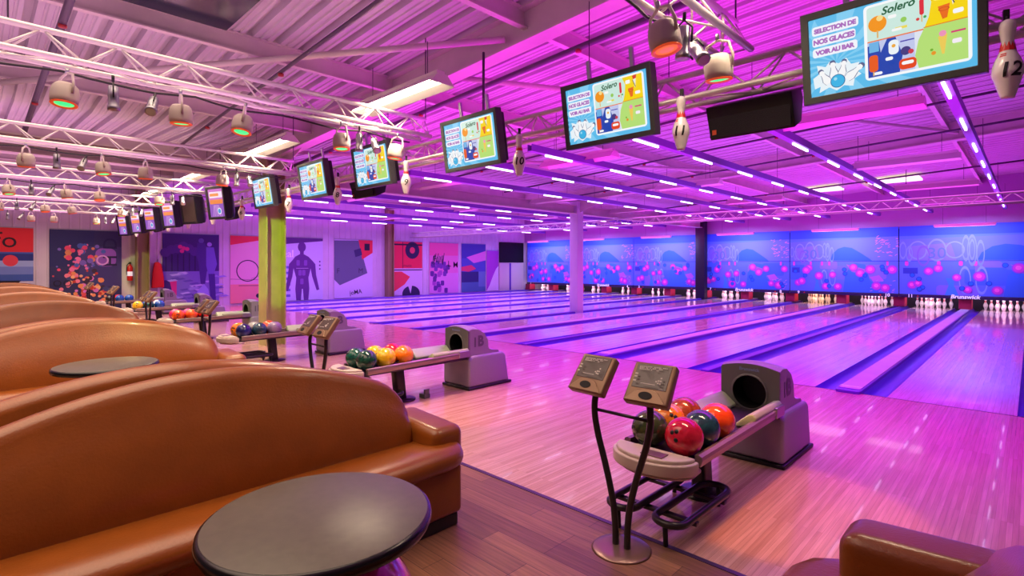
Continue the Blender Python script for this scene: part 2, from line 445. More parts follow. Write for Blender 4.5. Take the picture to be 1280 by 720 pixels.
# skylights
for i, (x, y, l) in enumerate(((-4.9, 19.6, 1.0), (-3.0, 19.6, 1.3))):
    m = MB().box(x-l/2, x+l/2, y-.45, y+.45, zdeck(x)-.12, zdeck(x)-.06)
    o = m.build('window_%d' % (i+1), M['skylight']); o.rotation_euler = (0, 0, 0)
    struct(o, ['cream glowing roof skylight, the one nearer the white column', 'cream glowing roof skylight, the one nearer the open side'][i], 'skylight')
m = MB().box(-6.0, -4.2, 1.0, 1.9, zdeck(-5)-.1, zdeck(-5)-.02); struct(m.build('window_3', M['skydark']), 'dark roof window above the booths', 'skylight')

# ================================================================ lanes
LANEW = 1.06
lane_names = {}
def lane_phrase(n): # n = 12 .. 1
    if n >= 9: return 'ending under number '+{9: 'nine', 10: 'ten', 11: 'eleven', 12: 'twelve'}[n]
    return {8: 'just right of the dark rear column', 7: 'just left of the dark rear column', 6: 'sixth counted from the poster wall',
            5: 'fifth counted from the poster wall', 4: 'fourth counted from the poster wall', 3: 'third counted from the poster wall', 2: 'second counted from the poster wall', 1: 'next to the poster wall'}[n]
LX = {}
for k, xc in enumerate(PAIR):
    LX[12-2*k] = xc+0.895; LX[11-2*k] = xc-0.895
LX = {n: x for n, x in LX.items()}
PINY = 22.55
gprof = [(-.115, .0), (-.105, -.03), (-.085, -.06), (-.05, -.08), (0, -.088), (.05, -.08), (.085, -.06), (.105, -.03), (.115, .0)]
def make_lane():
    r = thing('bowling_lane', '', 'lane')
    m = MB().box(-LANEW/2, LANEW/2, YF+.012, 23.6, -0.13, -0.004)
    m.build('lane_bed', M['lane'], r)
    for s in (-1, 1):
        g = MB(); cx = s*(LANEW/2+.117)
        g.grid([[(cx+a, YF+.012, b-.004) for a, b in gprof], [(cx+a, 23.6, b-.004) for a, b in gprof]])
        g.build('gutter', M['gutter'], r, fix=False)
    for i in range(7):   # aiming arrows
        x = (i-3)*0.15; y = YF+4.1-abs(i-3)*0.28+.6
        MB().add([(x-.022, y, -.0025), (x+.022, y, -.0025), (x, y+.15, -.0025)], [(0,1,2)]).build('arrow_marking', M['hooddark'], r, fix=False)
    return r
lane0 = make_lane()
for n in range(12, 0, -1):
    L = lane0 if n == 12 else dup(lane0)
    L.location = (LX[n], 0, 0); L['label'] = f'glossy bowling lane with violet gutters, {lane_phrase(n)}'
    L['group'] = 'bowling lanes'
for k, xc in enumerate(PAIR):
    r = thing('ball_return_track', f'flat pale cap over the ball return track behind the {ORD[k]} ball return', 'ball return track', (xc, 0, 0), 0, 'return track caps')
    m = MB(); w = .13
    pts = [(-w, 23.4), (-w, YF+.02)]
    pts += [(-w+.03-.03*math.cos(t)+0, YF+.02-.09*math.sin(t)) for t in (0.5, 1.0, 1.5)]
    pts += [(w-.03+.03*math.cos(t), YF+.02-.09*math.sin(t)) for t in (1.5, 1.0, 0.5)]
    pts += [(w, YF+.02), (w, 23.4)]
    m.prism(pts, -0.13, .035, 'Z'); m.build('track_base', M['capedge'], r, bevel=.012)
    m = MB(); m.box(-w+.02, w-.02, YF+.03, 23.4, .0352, .045); m.build('track_cover', M['cap'], r, bevel=.006)
    lettering('lettering', 'FRAMEWORX', .036, M['signwhite'], r, .0015, (0, YF+.13, .0462), (0, 0, 0))
for k in range(7):
    x = PAIR[0]+1.72-3.44*k
    m = MB(); m.box(x-.06, x+.06, YF-.02, 23.4, -0.13, .03)
    o = m.build('lane_divider', M['capedge'], bevel=.014)
    lab = ('narrow violet divider rail on the open side of lane twelve' if k == 0 else 'narrow violet divider rail along the poster wall' if k == 6 else
           'narrow violet divider rail between lanes ten and eleven' if k == 1 else f'narrow violet divider rail, {ORDR[6-k]} counted from the rail along the poster wall')
    tag(o, lab, 'lane divider', 'lane divider rails')
struct(MB().box(XL, 4.5, YF-.004, YF+.012, -.1, .0015).build('trim_2', M['ink']), 'thin dark foul line across the lanes', 'trim')
# approach side filler at left of lane 1
x1 = PAIR[-1]-1.78
struct(MB().box(XL, x1, YF, YM, -0.13, 0.03).build('trim_3', M['capedge']), 'violet ledge between the last lane and the poster wall', 'trim')

# pins ----------------------------------------------------------
PIN = [(.0, 0), (.0258, 0), (.0285, .01), (.036, .034), (.0455, .07), (.0545, .1), (.0602, .1143), (.0603, .125), (.0585, .149), (.0536, .17), (.0465, .19), (.0355, .215),
       (.0287, .235), (.025, .2465), (.0238, .254), (.0236, .27), (.026, .29), (.0304, .315), (.0323, .335), (.0318, .352), (.0268, .370), (.0155, .379), (.0001, .381)]
def pin_mesh():
    m = MB(); mis = [0]*(len(PIN)-1)
    for i in (11, 13, 14): mis[i] = 0
    prof = []; mis = []
    for i in range(len(PIN)-1):
        (r0, z0), (r1, z1) = PIN[i], PIN[i+1]; prof.append((max(r0, 1e-4), z0)); mis.append(1 if (.24 < (z0+z1)/2 < .252 or .268 < (z0+z1)/2 < .281) else 0)
    prof.append(PIN[-1]); m.lathe(prof, 14, mis=mis); return m.mesh('bowling_pin', [M['pinwhite'], M['pinred']])
pm = pin_mesh()
for n in range(12, 0, -1):
    for row in range(4):
        for j in range(row+1):
            p = bpy.data.objects.new('bowling_pin', pm); C.objects.link(p)
            p.location = (LX[n]+(j-row/2)*.3048, PINY+row*.264, -0.004)
            tag(p, f'white pin standing on the lane {lane_phrase(n)}', 'bowling pin', f'pins on the lane {lane_phrase(n)}')
# kickbacks between the pin decks
for k in range(13):
    x = PAIR[0]+1.72-1.72*k
    m = MB(); m.box(x-.16, x+.16, YM+.05, YM+.5, 0.047, .375); o = m.build('kickback_panel', M['kick'], bevel=.01)
    tag(o, f'red end panel between two pin decks, {ORDR[12-k]} counted from the poster wall', 'pin deck divider', 'red end panels')

# masking panels ------------------------------------------------
XR = PAIR[0]+1.72
def mask_art(w, h, upper, seed):
    rnd = random.Random(seed); A = Art(w, h, 0.00012)
    A.rect(0, 0, 1, 1, (78, 112, 226) if upper else (88, 108, 230))
    if upper:
        A.rect(0, .72, 1, 1, (40, 84, 226))
        A.poly([(0, .0), (1, .0), (1, .72), (.0, .62)], (98, 110, 226))
        A.poly([(.04, .0), (.30, .0), (.27, .5), (.06, .42)], (122, 108, 226))
        # wave
        A.poly([(.40, .02), (.42, .22), (.47, .38), (.53, .44), (.60, .40), (.68, .24), (.76, .06), (.78, .0)], (36, 88, 214))
        # loops of light line
        for cx, ry in ((.10, .34), (.20, .40), (.29, .30)):
            A.ring(cx, .30, .05, .008, (128, 140, 240), sy=ry/.05*h/w*.8)
        A.ring(.13, .14, .035, .008, (120, 90, 220), sy=2)
        # confetti square
        for i in range(46):
            u, v = .80+rnd.random()*.19, .12+rnd.random()*.6
            A.line([(u, v), (u+.02, v+rnd.uniform(-.02, .05))], .006, (206, 120, 220))
        A.text('30', .20, .2, .5, (86, 106, 230), .0)
        for cx, cy, rr in ((.345, .34, .02), (.375, .28, .024), (.415, .2, .02), (.02, .3, .02), (.055, .2, .018)): A.ring(cx, cy, rr, .005, (120, 136, 240), sy=4.2 if cx > .3 else 3)
        A.ring(.375, .30, .014, .004, (120, 136, 240), sy=5)
    else:
        for i in range(7):
            u, v = rnd.random(), rnd.random(); s = rnd.uniform(.05, .12)
            A.rrect(max(0, u-s), max(0, v-.25), min(1, u+s), min(1, v+.2), rnd.choice([(104, 104, 232), (64, 100, 226), (126, 104, 226)]), .02)
        A.poly([(.52, 0), (.54, .6), (.62, .95), (.72, .9), (.76, .4), (.86, .1), (.88, 0)], (52, 104, 222))
        A.rect(.02, .62, .10, .8, (44, 52, 170))
        A.poly([(.55, .9), (.66, .8), (.74, .72), (.70, .6), (.60, .66)], (170, 90, 220)); A.poly([(.76, .5), (.84, .56), (.88, .4), (.80, .3)], (186, 90, 214))
        for u in (.03, .2, .31, .38, .9): A.rrect(u, .86, u+.02, 1.0, (214, 60, 170), .008)
        for cx in (.34, .42): A.ring(cx, .45, .03, .006, (132, 150, 240), sy=3)
        A.poly([(.24, 0), (.26, .3), (.245, .5), (.29, .5), (.285, .3), (.31, 0)], (60, 130, 236))
        for i in range(30):
            u, v = .76+rnd.random()*.2, .04+rnd.random()*.35
            A.line([(u, v), (u+.02, v+rnd.uniform(-.03, .05))], .006, (190, 130, 226))
        spots = [(.07, .28), (.115, .33), (.30, .52), (.20, .78), (.16, .70), (.41, .56), (.48, .15), (.60, .80), (.67, .62), (.75, .74), (.82, .22), (.88, .12), (.95, .74), (.36, .12)]
        for (u, v) in spots:
            r = rnd.uniform(.034, .048)*3.44/w; u = min(max(u+rnd.uniform(-.015, .015), .05), .95); v = min(max(v, .17), .83)
            A.disc(u, v, r, (150, 60, 210)); A.disc(u, v, r*.8, (214, 50, 190)); A.disc(u-.002, v+.01, r*.42, (250, 90, 200))
        for i in range(11):
            u, v = rnd.uniform(.04, .96), rnd.uniform(.1, .9)
            A.disc(u, v, .022*3.44/w, (16, 40, 150)); A.disc(u, v, .017*3.44/w, (20, 100, 226))
    return A.mesh('print', M['ink_print'])
for k in range(6):
    x1 = XR-3.44*k; x0 = x1-3.44
    if k == 0: x1 += 1.6
    for up, z0, z1 in ((True, 1.60, 2.76), (False, .48, 1.585)):
        w = x1-x0-.03
        t = thing('masking_panel', '', 'masking panel', ((x0+x1)/2, YM, (z0+z1)/2), 0, 'masking panels above the pins')
        w_ = 'upper blue wave panel' if up else 'lower blue bubble panel'
        t['label'] = f'{w_}, above the lanes of the {ORD[k]} ball return'
        h = z1-z0
        MB().box(-w/2, w/2, .006, .05, -h/2, h/2).build('panel', M['mask'], t)
        p = bpy.data.objects.new('print', mask_art(w, h, up, 11+k)); C.objects.link(p); p.parent = t
    # band with numbers
    t = thing('lane_sign', f'dark band with lettering above the pins of the {ORD[k]} ball return', 'sign band', ((x0+x1)/2, YM-.03, .42), 0, 'dark bands above the pins')
    w = x1-x0-.02
    MB().box(-w/2, w/2, 0, .06, -.05, .045).build('band', M['band'], t, bevel=.008)
    if k % 2 == 0:
        lettering('lettering', 'Brunswick', .17, M['signwhite'], t, .006, (PAIR[k]-t.location.x, -.004, .02), shear=.2)
    for n, s in ((12-2*k, 1), (11-2*k, -1)):
        if n == 12: continue
        lettering('lane_number', str(n), .15, M['signwhite'], t, .004, (PAIR[k]+s*1.40-t.location.x, -.004, 0.0))
        a = MB(); xx = PAIR[k]+s*1.40-t.location.x - s*.2
        a.prism([(xx-.03, -.02), (xx+.03, -.02), (xx, .03)], -.006, -.003, 'Y'); a.build('red_mark', M['signred'], t)
# pit curtain and pit light shells
for k in range(6):
    pass

# ================================================================ trusses
def truss(name, L, label, w=0.2, h=0.2, group=None, r=.0225):
    """triangular truss along local +Y, two lower chords, one upper"""
    t = thing(name, label, 'truss', group=group)
    for (x, z) in ((-w/2, 0), (w/2, 0), (0, h)):
        MB().tube([(x, 0, z), (x, L, z)], r, 10).build('chord', M['truss'], t)
    m = MB(); n = max(2, round(L/.44)); d = L/n
    for i in range(n):
        a, b = i*d, (i+1)*d; mid = (a+b)/2
        for s in (-1, 1):
            m.tube([(s*w/2, a, 0), (0, mid, h)], .0075, 6); m.tube([(0, mid, h), (s*w/2, b, 0)], .0075, 6)
        q = 1 if i % 2 else -1
        m.tube([(-q*w/2, a, 0), (q*w/2, b, 0)], .0075, 6)
    m.build('lattice', M['truss'], t)
    for y in (.02, L-.02):
        f = MB(); f.tube([(-w/2, y, 0), (w/2, y, 0), (0, y, h)], .011, 8, closed=True); f.build('end_frame', M['truss'], t)
    return t
t = truss('hanging_truss', 24.5, 'long aluminium truss crossing the room behind the hanging lane screens', group=None); t.location = (3.0, 3.78, 2.70); t.rotation_euler = (0, 0, PI/2)
t = truss('hanging_truss', 24.5, 'long aluminium truss crossing the room over the middle of the lanes'); t.location = (3.0, 14.6, 2.72); t.rotation_euler = (0, 0, PI/2)
TX = [-1.42-3.44*k for k in range(6)]
tr0 = truss('hanging_truss', 5.6, '', group='trusses over the booths')
for k, x in enumerate(TX):
    t = tr0 if k == 0 else dup(tr0)
    t.location = (x, -2.0, 2.90); t['label'] = f'aluminium truss with lamps above the booth rows, {ORD[k]} of six'
# hanger rods from truss to roof
for k, x in enumerate(TX):
    for y in (0.2, 3.6):
        o = MB().tube([(x, y, 3.1), (x, y, zdeck(x)-.005)], .006, 6).build('hanger_rod', M['wire'])
        tag(o, f'thin rod holding the {ORD[k]} booth truss to the roof, {"screen end" if y > 1 else "booth end"}', 'hanger rod', 'truss hanger rods')

for x, y, lab in ((-4.1, 3.78, 'dark pole dropping from the rafter to the truss beside screen pin 10'), (-2.75, 3.78, 'thin wire from the rafter to the truss at the screen by pin 11'), (-2.0, 3.78, 'second thin wire from the rafter to the truss at the screen by pin 11'),
                  (-5.9, 3.78, 'thin wire from the rafter to the truss at the screen by pin 9')):
    r_ = .014 if 'pole' in lab else .004
    tag(MB().tube([(x, y, 2.925), (x, y, zraf(x)-.002)], r_, 8).build('hanger_rod', M['wire']), lab, 'hanger rod', 'screen truss rods')
# lamps on trusses ----------------------------------------------
def make_par(lens):
    r = thing('hanging_stage_lamp', '', 'stage lamp')
    m = MB(); m.lathe([(.03, .075), (.056, .07), (.074, .048), (.083, .005), (.083, -.04), (.078, -.07), (.068, -.072)], 20); m.build('housing', M['canwhite'], r)
    m = MB(); m.lathe([(.072, -.068), (.080, -.078), (.070, -.084), (.056, -.074)], 20, caps=False); m.build('lens_rim', M['lens_rim'], r)
    m = MB(); m.lathe([(1e-4, -.078), (.03, -.077), (.060, -.074)], 20); m.build('lens', M[lens], r)
    m = MB(); m.tube([(.088, 0, -.01), (.094, 0, .05), (.07, 0, .13), (0, 0, .155), (-.07, 0, .13), (-.094, 0, .05), (-.088, 0, -.01)], .009, 8); m.build('yoke', M['canwhite'], r)
    m = MB(); m.tube([(0, 0, .15), (0, 0, .19)], .012, 8); m.build('clamp', M['silver'], r)
    return r
def make_spot():
    r = thing('hanging_spotlight', '', 'spotlight')
    m = MB(); m.lathe([(.022, .09), (.032, .085), (.034, .03), (.036, .02), (.034, .01), (.034, -.05), (.04, -.06), (.04, -.085), (.03, -.087)], 16); m.build('barrel', M['silver'], r)
    m = MB(); m.lathe([(1e-4, -.082), (.03, -.082)], 14); m.build('lens', M['hole'], r)
    m = MB(); m.tube([(.044, 0, 0), (.046, 0, .08), (.0, 0, .125), (-.046, 0, .08), (-.044, 0, 0)], .006, 6); m.build('yoke', M['black'], r)
    m = MB(); m.tube([(0, 0, .12), (0, 0, .165)], .01, 8); m.build('clamp', M['black'], r)
    return r
parg = make_par('lens_green'); parr = make_par('lens_red'); spot0 = make_spot()
used = set()
def place(src, loc, rx, ry, rz, label, group):
    o = src if src.name not in used else dup(src)
    used.add(src.name); o.location = loc; o.rotation_euler = (rx, ry, rz); o['label'] = label; o['group'] = group
    return o
pos_word = {0.49: 'at its booth end', 1.2: 'second from booth end', 1.65: 'in its middle', 2.55: 'second from the screens', 3.18: 'closest to the screens'}
for k, x in enumerate(TX):
    for i, y in enumerate((0.49, 1.2, 1.65, 2.55, 3.18)):
        if k >= 2 and i == 4: continue
        g = (k*2+i) % 3
        src = parr if (k, i) in ((0, 3), (2, 0), (3, 2), (2, 3), (4, 1), (0, 0)) else parg
        col = 'red' if src is parr else 'green'
        place(src, (x+random.uniform(.0, .1), y if (k, i) != (0, 2) else 1.45, 2.68), random.uniform(-.15, .15), random.uniform(-.2, .2), random.uniform(-.6, .6),
              f'white round lamp with {col} lens under the {ORD[k]} booth truss, {pos_word[y]}', 'white round stage lamps')
    for y, w in ((.76, 'first of two beside the end lamp'), (1.0, 'second of two beside the end lamp'), (2.75, 'first of two before the screens'), (2.93, 'second of two before the screens')):
        tilt = 0.05 if y in (.76, 2.75) else -.7
        place(spot0, (x+.05, y, 2.70), tilt*.4, tilt, random.uniform(-.3, .3), f'small silver spotlight under the {ORD[k]} booth truss, {w}', 'small silver spotlights')

# black cable loops along the trusses
for k, x in enumerate(TX[:4]):
    m = MB(); pts = []
    for i in range(39):
        y = -1.9+i*.14; pts.append((x-.065+.015*math.sin(i*1.7), y, 2.862-.035*abs(math.sin(i*.55))))
    m.tube(pts, .009, 6); o = m.build('power_cable', M['black'])
    tag(o, f'black cable slung along the {ORD[k]} booth truss', 'cable', 'truss cables')

# ================================================================ hanging screens
SW, SH = .75, .44
def ad_art():
    A = Art(SW, SH, .0005)
    A.rect(0, 0, 1, 1, (92, 190, 238))
    for i in range(14):
        a0 = 2*PI*i/14; a1 = a0+.2
        def clip(a):
            dx, dy = math.cos(a), math.sin(a)
            ts = []
            if dx > 0: ts.append(.62/dx)
            if dx < 0: ts.append(.18/-dx)
            if dy > 0: ts.append(.6/dy)
            if dy < 0: ts.append(.4/-dy)
            t = min(ts); return (.18+dx*t, .4+dy*t)
        A.poly([(.18, .4), clip(a0), clip(a1)], (130, 208, 246))
    for i, (s, v, u1) in enumerate((('SELECTION DE', .84, .335), ('NOS GLACES', .70, .315), ('VOIR AU BAR', .56, .325))):
        A.rrect(.025, v-.058, u1, v+.058, (244, 246, 255), .018); A.text(s, (.025+u1)/2, v-.004, .0335 if i != 1 else .037, (170, 104, 190), .0022, space=.93)
    # splash, pins and ball
    A.poly([(.03, .10), (.07, .12), (.06, .04), (.13, .09), (.18, .03), (.23, .08), (.29, .05), (.30, .14), (.345, .18), (.31, .24), (.335, .33), (.28, .33), (.25, .42), (.2, .37), (.14, .42), (.11, .36), (.05, .40), (.06, .28), (.02, .24)], (236, 246, 252))
    def pin(u, v, a, s):
        sh = [(0, 0), (.02, .0), (.028, .05), (.016, .11), (.013, .14), (.018, .17), (.012, .195), (0, .2)]
        pts = [(x, y) for x, y in sh]+[(-x, y) for x, y in reversed(sh[1:-1])]
        ca, sa = math.cos(a), math.sin(a); f = SW/SH
        tr = lambda k: [(u+(x*k*ca-y*k/f*sa*1.0)*s, v+((x*k)*sa*f+y*k*ca)*s) for x, y in pts]
        A.poly(tr(1.12), (90, 96, 140)); A.poly(tr(1.0), (250, 250, 252))
    pin(.13, .14, .5, 1.0); pin(.17, .18, .1, 1.1); pin(.215, .2, -.2, .95); pin(.25, .15, -.9, 1.1)
    A.disc(.19, .15, .05, (30, 90, 150)); A.disc(.19, .15, .045, (60, 182, 232)); A.disc(.175, .18, .012, (160, 224, 246))
    A.rrect(.37, .07, .975, .975, (250, 252, 255), .03)
    A.rrect(.39, .1, .955, .945, (226, 232, 244), .02)
    A.rrect(.39, .53, .77, .945, (206, 236, 226), .02)
    A.poly([(.735, .945), (.76, .80), (.74, .66), (.725, .55), (.955, .55), (.955, .945)], (250, 216, 12))
    A.poly([(.735, .945), (.765, .82), (.75, .66), (.725, .55), (.70, .55), (.70, .945)], (206, 236, 226))
    A.poly([(.725, .55), (.69, .42), (.67, .25), (.69, .1), (.955, .1), (.955, .55)], (184, 226, 120))
    A.rect(.72, .545, .955, .555, (230, 120, 40)); A.rect(.39, .525, .72, .54, (240, 120, 60))
    A.rect(.39, .1, .67, .525, (196, 204, 240)); A.poly([(.39, .1), (.58, .1), (.60, .3), (.56, .525), (.51, .525), (.47, .38), (.46, .525), (.39, .48)], (34, 70, 176))
    A.rect(.40, .4, .46, .52, (110, 180, 232))
    # orange ice on a stick
    A.disc(.455, .73, .056, (246, 150, 20)); A.disc(.47, .79, .02, (250, 222, 140)); A.rect(.45, .56, .46, .65, (226, 180, 110))
    A.text('Solero', .575, .865, .055, (16, 96, 60), .0015, rot=.06, shear=.3)
    A.rrect(.70, .70, .725, .88, (224, 44, 60), .012); A.rect(.709, .62, .716, .70, (226, 180, 110)); A.disc(.69, .66, .01, (220, 60, 60)); A.disc(.73, .67, .009, (60, 170, 80))
    A.disc(.61, .70, .018, (150, 206, 90)); A.rect(.56, .6, .63, .63, (240, 220, 90)); A.rrect(.52, .75, .57, .79, (250, 250, 250), .01); A.rrect(.54, .59, .6, .62, (250, 250, 250), .008)
    # cone and cup on yellow
    A.poly([(.86, .92), (.90, .93), (.888, .78), (.88, .72)], (240, 238, 230)); A.poly([(.858, .93), (.905, .94), (.9, .88), (.865, .87)], (220, 60, 50)); A.line([(.86, .86), (.888, .74)], .006, (60, 50, 60))
    A.poly([(.80, .74), (.865, .75), (.85, .60), (.825, .59)], (236, 110, 30)); A.ring(.833, .70, .03, .006, (200, 60, 30), sy=.4); A.rrect(.78, .82, .83, .88, (250, 250, 255), .01); A.rrect(.88, .62, .935, .67, (250, 250, 255), .01)
    # plain ice shapes, lower row
    A.rrect(.40, .16, .455, .36, (234, 92, 30), .02); A.rect(.422, .11, .432, .16, (226, 180, 110))
    A.rrect(.52, .32, .58, .49, (238, 246, 252), .025); A.disc(.55, .42, .012, (240, 170, 60)); A.rrect(.50, .26, .545, .30, (250, 250, 255), .01); A.rrect(.43, .115, .48, .15, (250, 250, 255), .01)
    A.rrect(.58, .115, .68, .24, (232, 72, 30), .025); A.rrect(.595, .17, .665, .21, (250, 250, 255), .012); A.disc(.62, .33, .03, (70, 60, 130)); A.disc(.65, .31, .016, (210, 60, 80)); A.rect(.59, .44, .67, .455, (80, 70, 180))
    A.poly([(.80, .40), (.85, .42), (.833, .2), (.82, .2)], (240, 206, 90)); A.disc(.825, .43, .02, (240, 150, 190)); A.disc(.775, .23, .013, (236, 150, 40)); A.disc(.765, .27, .009, (120, 180, 50))
    A.rect(.87, .41, .945, .43, (214, 60, 120)); A.rrect(.875, .29, .925, .34, (250, 240, 250), .01)
    return A.mesh('print', M['screen_print'])
def score_art():
    A = Art(.44, .52, .0005)
    A.rect(0, 0, 1, 1, (150, 90, 196)); A.rect(0, .55, 1, 1, (206, 110, 200))
    A.rrect(.06, .68, .94, .9, (246, 226, 246), .04); A.rrect(.1, .74, .7, .84, (246, 150, 70), .03)
    A.rrect(.06, .46, .94, .62, (246, 140, 70), .04)
    for i in range(6): A.line([(.2+.12*i, .02), (.5+.06*(i-3), .42)], .03, (226, 170, 236))
    A.disc(.66, .2, .14, (250, 240, 250)); A.disc(.66, .2, .1, (80, 160, 220))
    return A.mesh('print', M['screen_print'])
ad_me, score_me = ad_art(), score_art()
MONX = {12: -.57, 11: -2.39, 10: -4.0, 9: -5.84, 8: -7.43, 7: -9.28, 6: -11.0, 5: -12.75, 4: -14.4, 3: -16.2, 2: -17.8, 1: -19.55}
def wide_screen():
    r = thing('hanging_screen', '', 'screen'); r.rotation_euler = (0, 0, 0)
    fw, fh = .83, .52
    b = MB()  # bezel frame with a real opening
    P = [(-fw/2,-fh/2),(fw/2,-fh/2),(fw/2,fh/2),(-fw/2,fh/2)]; I = [(-SW/2,-SH/2),(SW/2,-SH/2),(SW/2,SH/2),(-SW/2,SH/2)]
    vs = [(x, -.012, z) for x, z in P]+[(x, -.008, z) for x, z in I]+[(x, .07, z) for x, z in P]+[(x, .012, z) for x, z in I]
    fs = [(i, (i+1) % 4, 4+(i+1) % 4, 4+i) for i in range(4)]+[(i, 8+i, 8+(i+1) % 4, (i+1) % 4) for i in range(4)]+[(4+i, 4+(i+1) % 4, 12+(i+1) % 4, 12+i) for i in range(4)]+[(8, 11, 10, 9), (12,13,14,15)]
    b.add(vs, fs); b.build('bezel', M['bezel'], r, bevel=.004)
    MB().box(-fw/2+.03, fw/2-.03, .07, .14, -fh/2+.03, fh/2-.03).build('rear_casing', M['black'], r, bevel=.015)
    p = bpy.data.objects.new('print', ad_me); C.objects.link(p); p.parent = r; p.location = (0, .006, 0)
    for s in (-1, 1): MB().box(s*.2-.015, s*.2+.015, .10, .125, fh/2-.05, fh/2+.17).build('bracket', M['silver'], r)
    return r
def box_screen():
    r = thing('hanging_screen', '', 'screen')
    fw, fh = .54, .62; sw, sh = .44, .52
    b = MB(); P = [(-fw/2,-fh/2),(fw/2,-fh/2),(fw/2,fh/2),(-fw/2,fh/2)]; I = [(-sw/2,-sh/2),(sw/2,-sh/2),(sw/2,sh/2),(-sw/2,sh/2)]
    vs = [(x, -.012, z) for x, z in P]+[(x, -.004, z) for x, z in I]+[(x, .1, z) for x, z in P]+[(x, .02, z) for x, z in I]
    fs = [(i, (i+1) % 4, 4+(i+1) % 4, 4+i) for i in range(4)]+[(i, 8+i, 8+(i+1) % 4, (i+1) % 4) for i in range(4)]+[(4+i, 4+(i+1) % 4, 12+(i+1) % 4, 12+i) for i in range(4)]+[(8, 11, 10, 9), (12,13,14,15)]
    b.add(vs, fs); b.build('bezel', M['black'], r, bevel=.006)
    c = MB(); a0 = [(-fw/2+.01,-fh/2+.01),(fw/2-.01,-fh/2+.01),(fw/2-.01,fh/2-.01),(-fw/2+.01,fh/2-.01)]; a1 = [(x*.6, z*.62) for x, z in a0]
    c.add([(x, .1, z) for x, z in a0]+[(x, .17, z) for x, z in a0]+[(x, .27, z) for x, z in a1], [(i, (i+1) % 4, 4+(i+1) % 4, 4+i) for i in range(4)]+[(4+i, 4+(i+1) % 4, 8+(i+1) % 4, 8+i) for i in range(4)]+[(0,3,2,1), (8,9,10,11)])
    c.build('rear_casing', M['black'], r, bevel=.02)
    p = bpy.data.objects.new('print', score_me); C.objects.link(p); p.parent = r; p.location = (0, .012, 0)
    MB().box(-.02, .02, .12, .16, fh/2-.05, fh/2+.12).build('bracket', M['silver'], r)
    return r
ws, bs = wide_screen(), box_screen()
for n in range(12, 0, -1):
    src = ws if n >= 7 else bs
    o = src if n in (12, 6) else dup(src)
    o.location = (MONX[n], 3.5 if n >= 7 else 3.3, 2.70 if n >= 7 else 2.64)
    o.rotation_euler = (math.radians(9) if n >= 7 else math.radians(8), 0, 0 if n >= 7 else math.radians(16))
    side = {12: 'beside hanging pin 12', 11: 'beside hanging pin 11', 10: 'beside hanging pin 10', 9: 'beside hanging pin 9', 8: 'second screen beyond pin 10', 7: 'before the green column'}
    if n >= 7: o['label'] = 'flat lane screen showing the blue ice cream menu, ' + side[n]
    elif n == 5:
        o['label'] = 'boxy black lane screen that is switched off'
        for c in kids(o):
            if c.name.startswith('print'): bpy.data.objects.remove(c)
    else: o['label'] = f'boxy lane screen with purple picture, {ORDR[n-1] if n < 5 else "fifth"} lit one from the poster wall'
    o['group'] = 'hanging lane screens'
# switched-off glass
for o in [x for x in bpy.data.objects if x.get('label') == 'boxy black lane screen that is switched off']:
    MB().box(-.22, .22, .0, .015, -.26, .26).build('screen_glass', M['keyscreen'], o)

# hanging numbered pins
HP = {12: -.085, 11: -1.77, 10: -3.34, 9: -5.12, 8: -6.72, 7: -8.28, 6: -10.3, 5: -11.9, 4: -13.6, 3: -15.3, 2: -17.0, 1: -18.8}
def pin_r(z):
    for (r0, z0), (r1, z1) in zip(PIN, PIN[1:]):
        if z0 <= z <= z1: return r0+(r1-r0)*(z-z0)/(z1-z0+1e-9)
    return .02
def hanging_pin(n):
    r = thing('hanging_pin', f'white hanging pin marked {n} under the screen truss', 'hanging pin', (HP[n], 3.52, 2.29), 0, 'hanging numbered pins')
    m = MB(); m.lathe([(max(a, 1e-4), b) for a, b in PIN], 24); m.build('pin_body', M['pinwhite'], r)
    m = MB(); N = 40; rows = [[], []]   # red crown around the neck with a toothed top edge
    for i in range(N):
        a = 2*PI*i/N; zt = .272 if i % 4 == 2 else (.258 if i % 2 else .246); zb = .226
        for row, z in ((0, zb), (1, zt)):
            q = pin_r(z)+.0012; rows[row].append((q*math.cos(a), q*math.sin(a), z))
    m.grid(rows, wrap=True); m.build('crown_band', M['pinred'], r, fix=False)
    vs, fs = text_polys(str(n), .095, .002, 'CENTER', .15)
    import bmesh
    bm = bmesh.new(); bv = [bm.verts.new(p) for p in vs]
    for f in fs: bm.faces.new([bv[i] for i in f])
    for ax in (0, 1):    # cut the flat figures into small facets so that they wrap round the pin
        for q in range(-9, 10):
            co = [0, 0, 0]; co[ax] = q*.008; no = [0, 0, 0]; no[ax] = 1
            bmesh.ops.bisect_plane(bm, geom=bm.verts[:]+bm.edges[:]+bm.faces[:], plane_co=co, plane_no=no)
    bm.verts.index_update(); vs = [v.co.copy() for v in bm.verts]; fs = [tuple(v.index for v in f.verts) for f in bm.faces]; bm.free()
    pts = []
    for p in vs:
        z = .125+p.y; rr = pin_r(z)+.0016; an = -PI/2+p.x/.06
        pts.append((rr*math.cos(an), rr*math.sin(an), z))
    MB().add(pts, fs).build('lane_number', M['ink'], r, fix=False)
    for zz in (.196, .206):
        q = pin_r(zz)+.001; m = MB(); rows = [[], []]
        for i in range(7):
            a = -PI/2-.9+.1*i
            for j, dz in ((0, 0), (1, .006)): rows[j].append(((pin_r(zz+dz)+.001)*math.cos(a), (pin_r(zz+dz)+.001)*math.sin(a), zz+dz))
        m.grid(rows); m.build('red_stripe', M['pinred'], r, fix=False)
    MB().tube([(0, 0, .375), (0, .04, .43)], .004, 6).build('hanging_wire', M['wire'], r)
    MB().box(-.012, .012, .02, .045, .26, .44).build('bracket', M['black'], r)
    return r
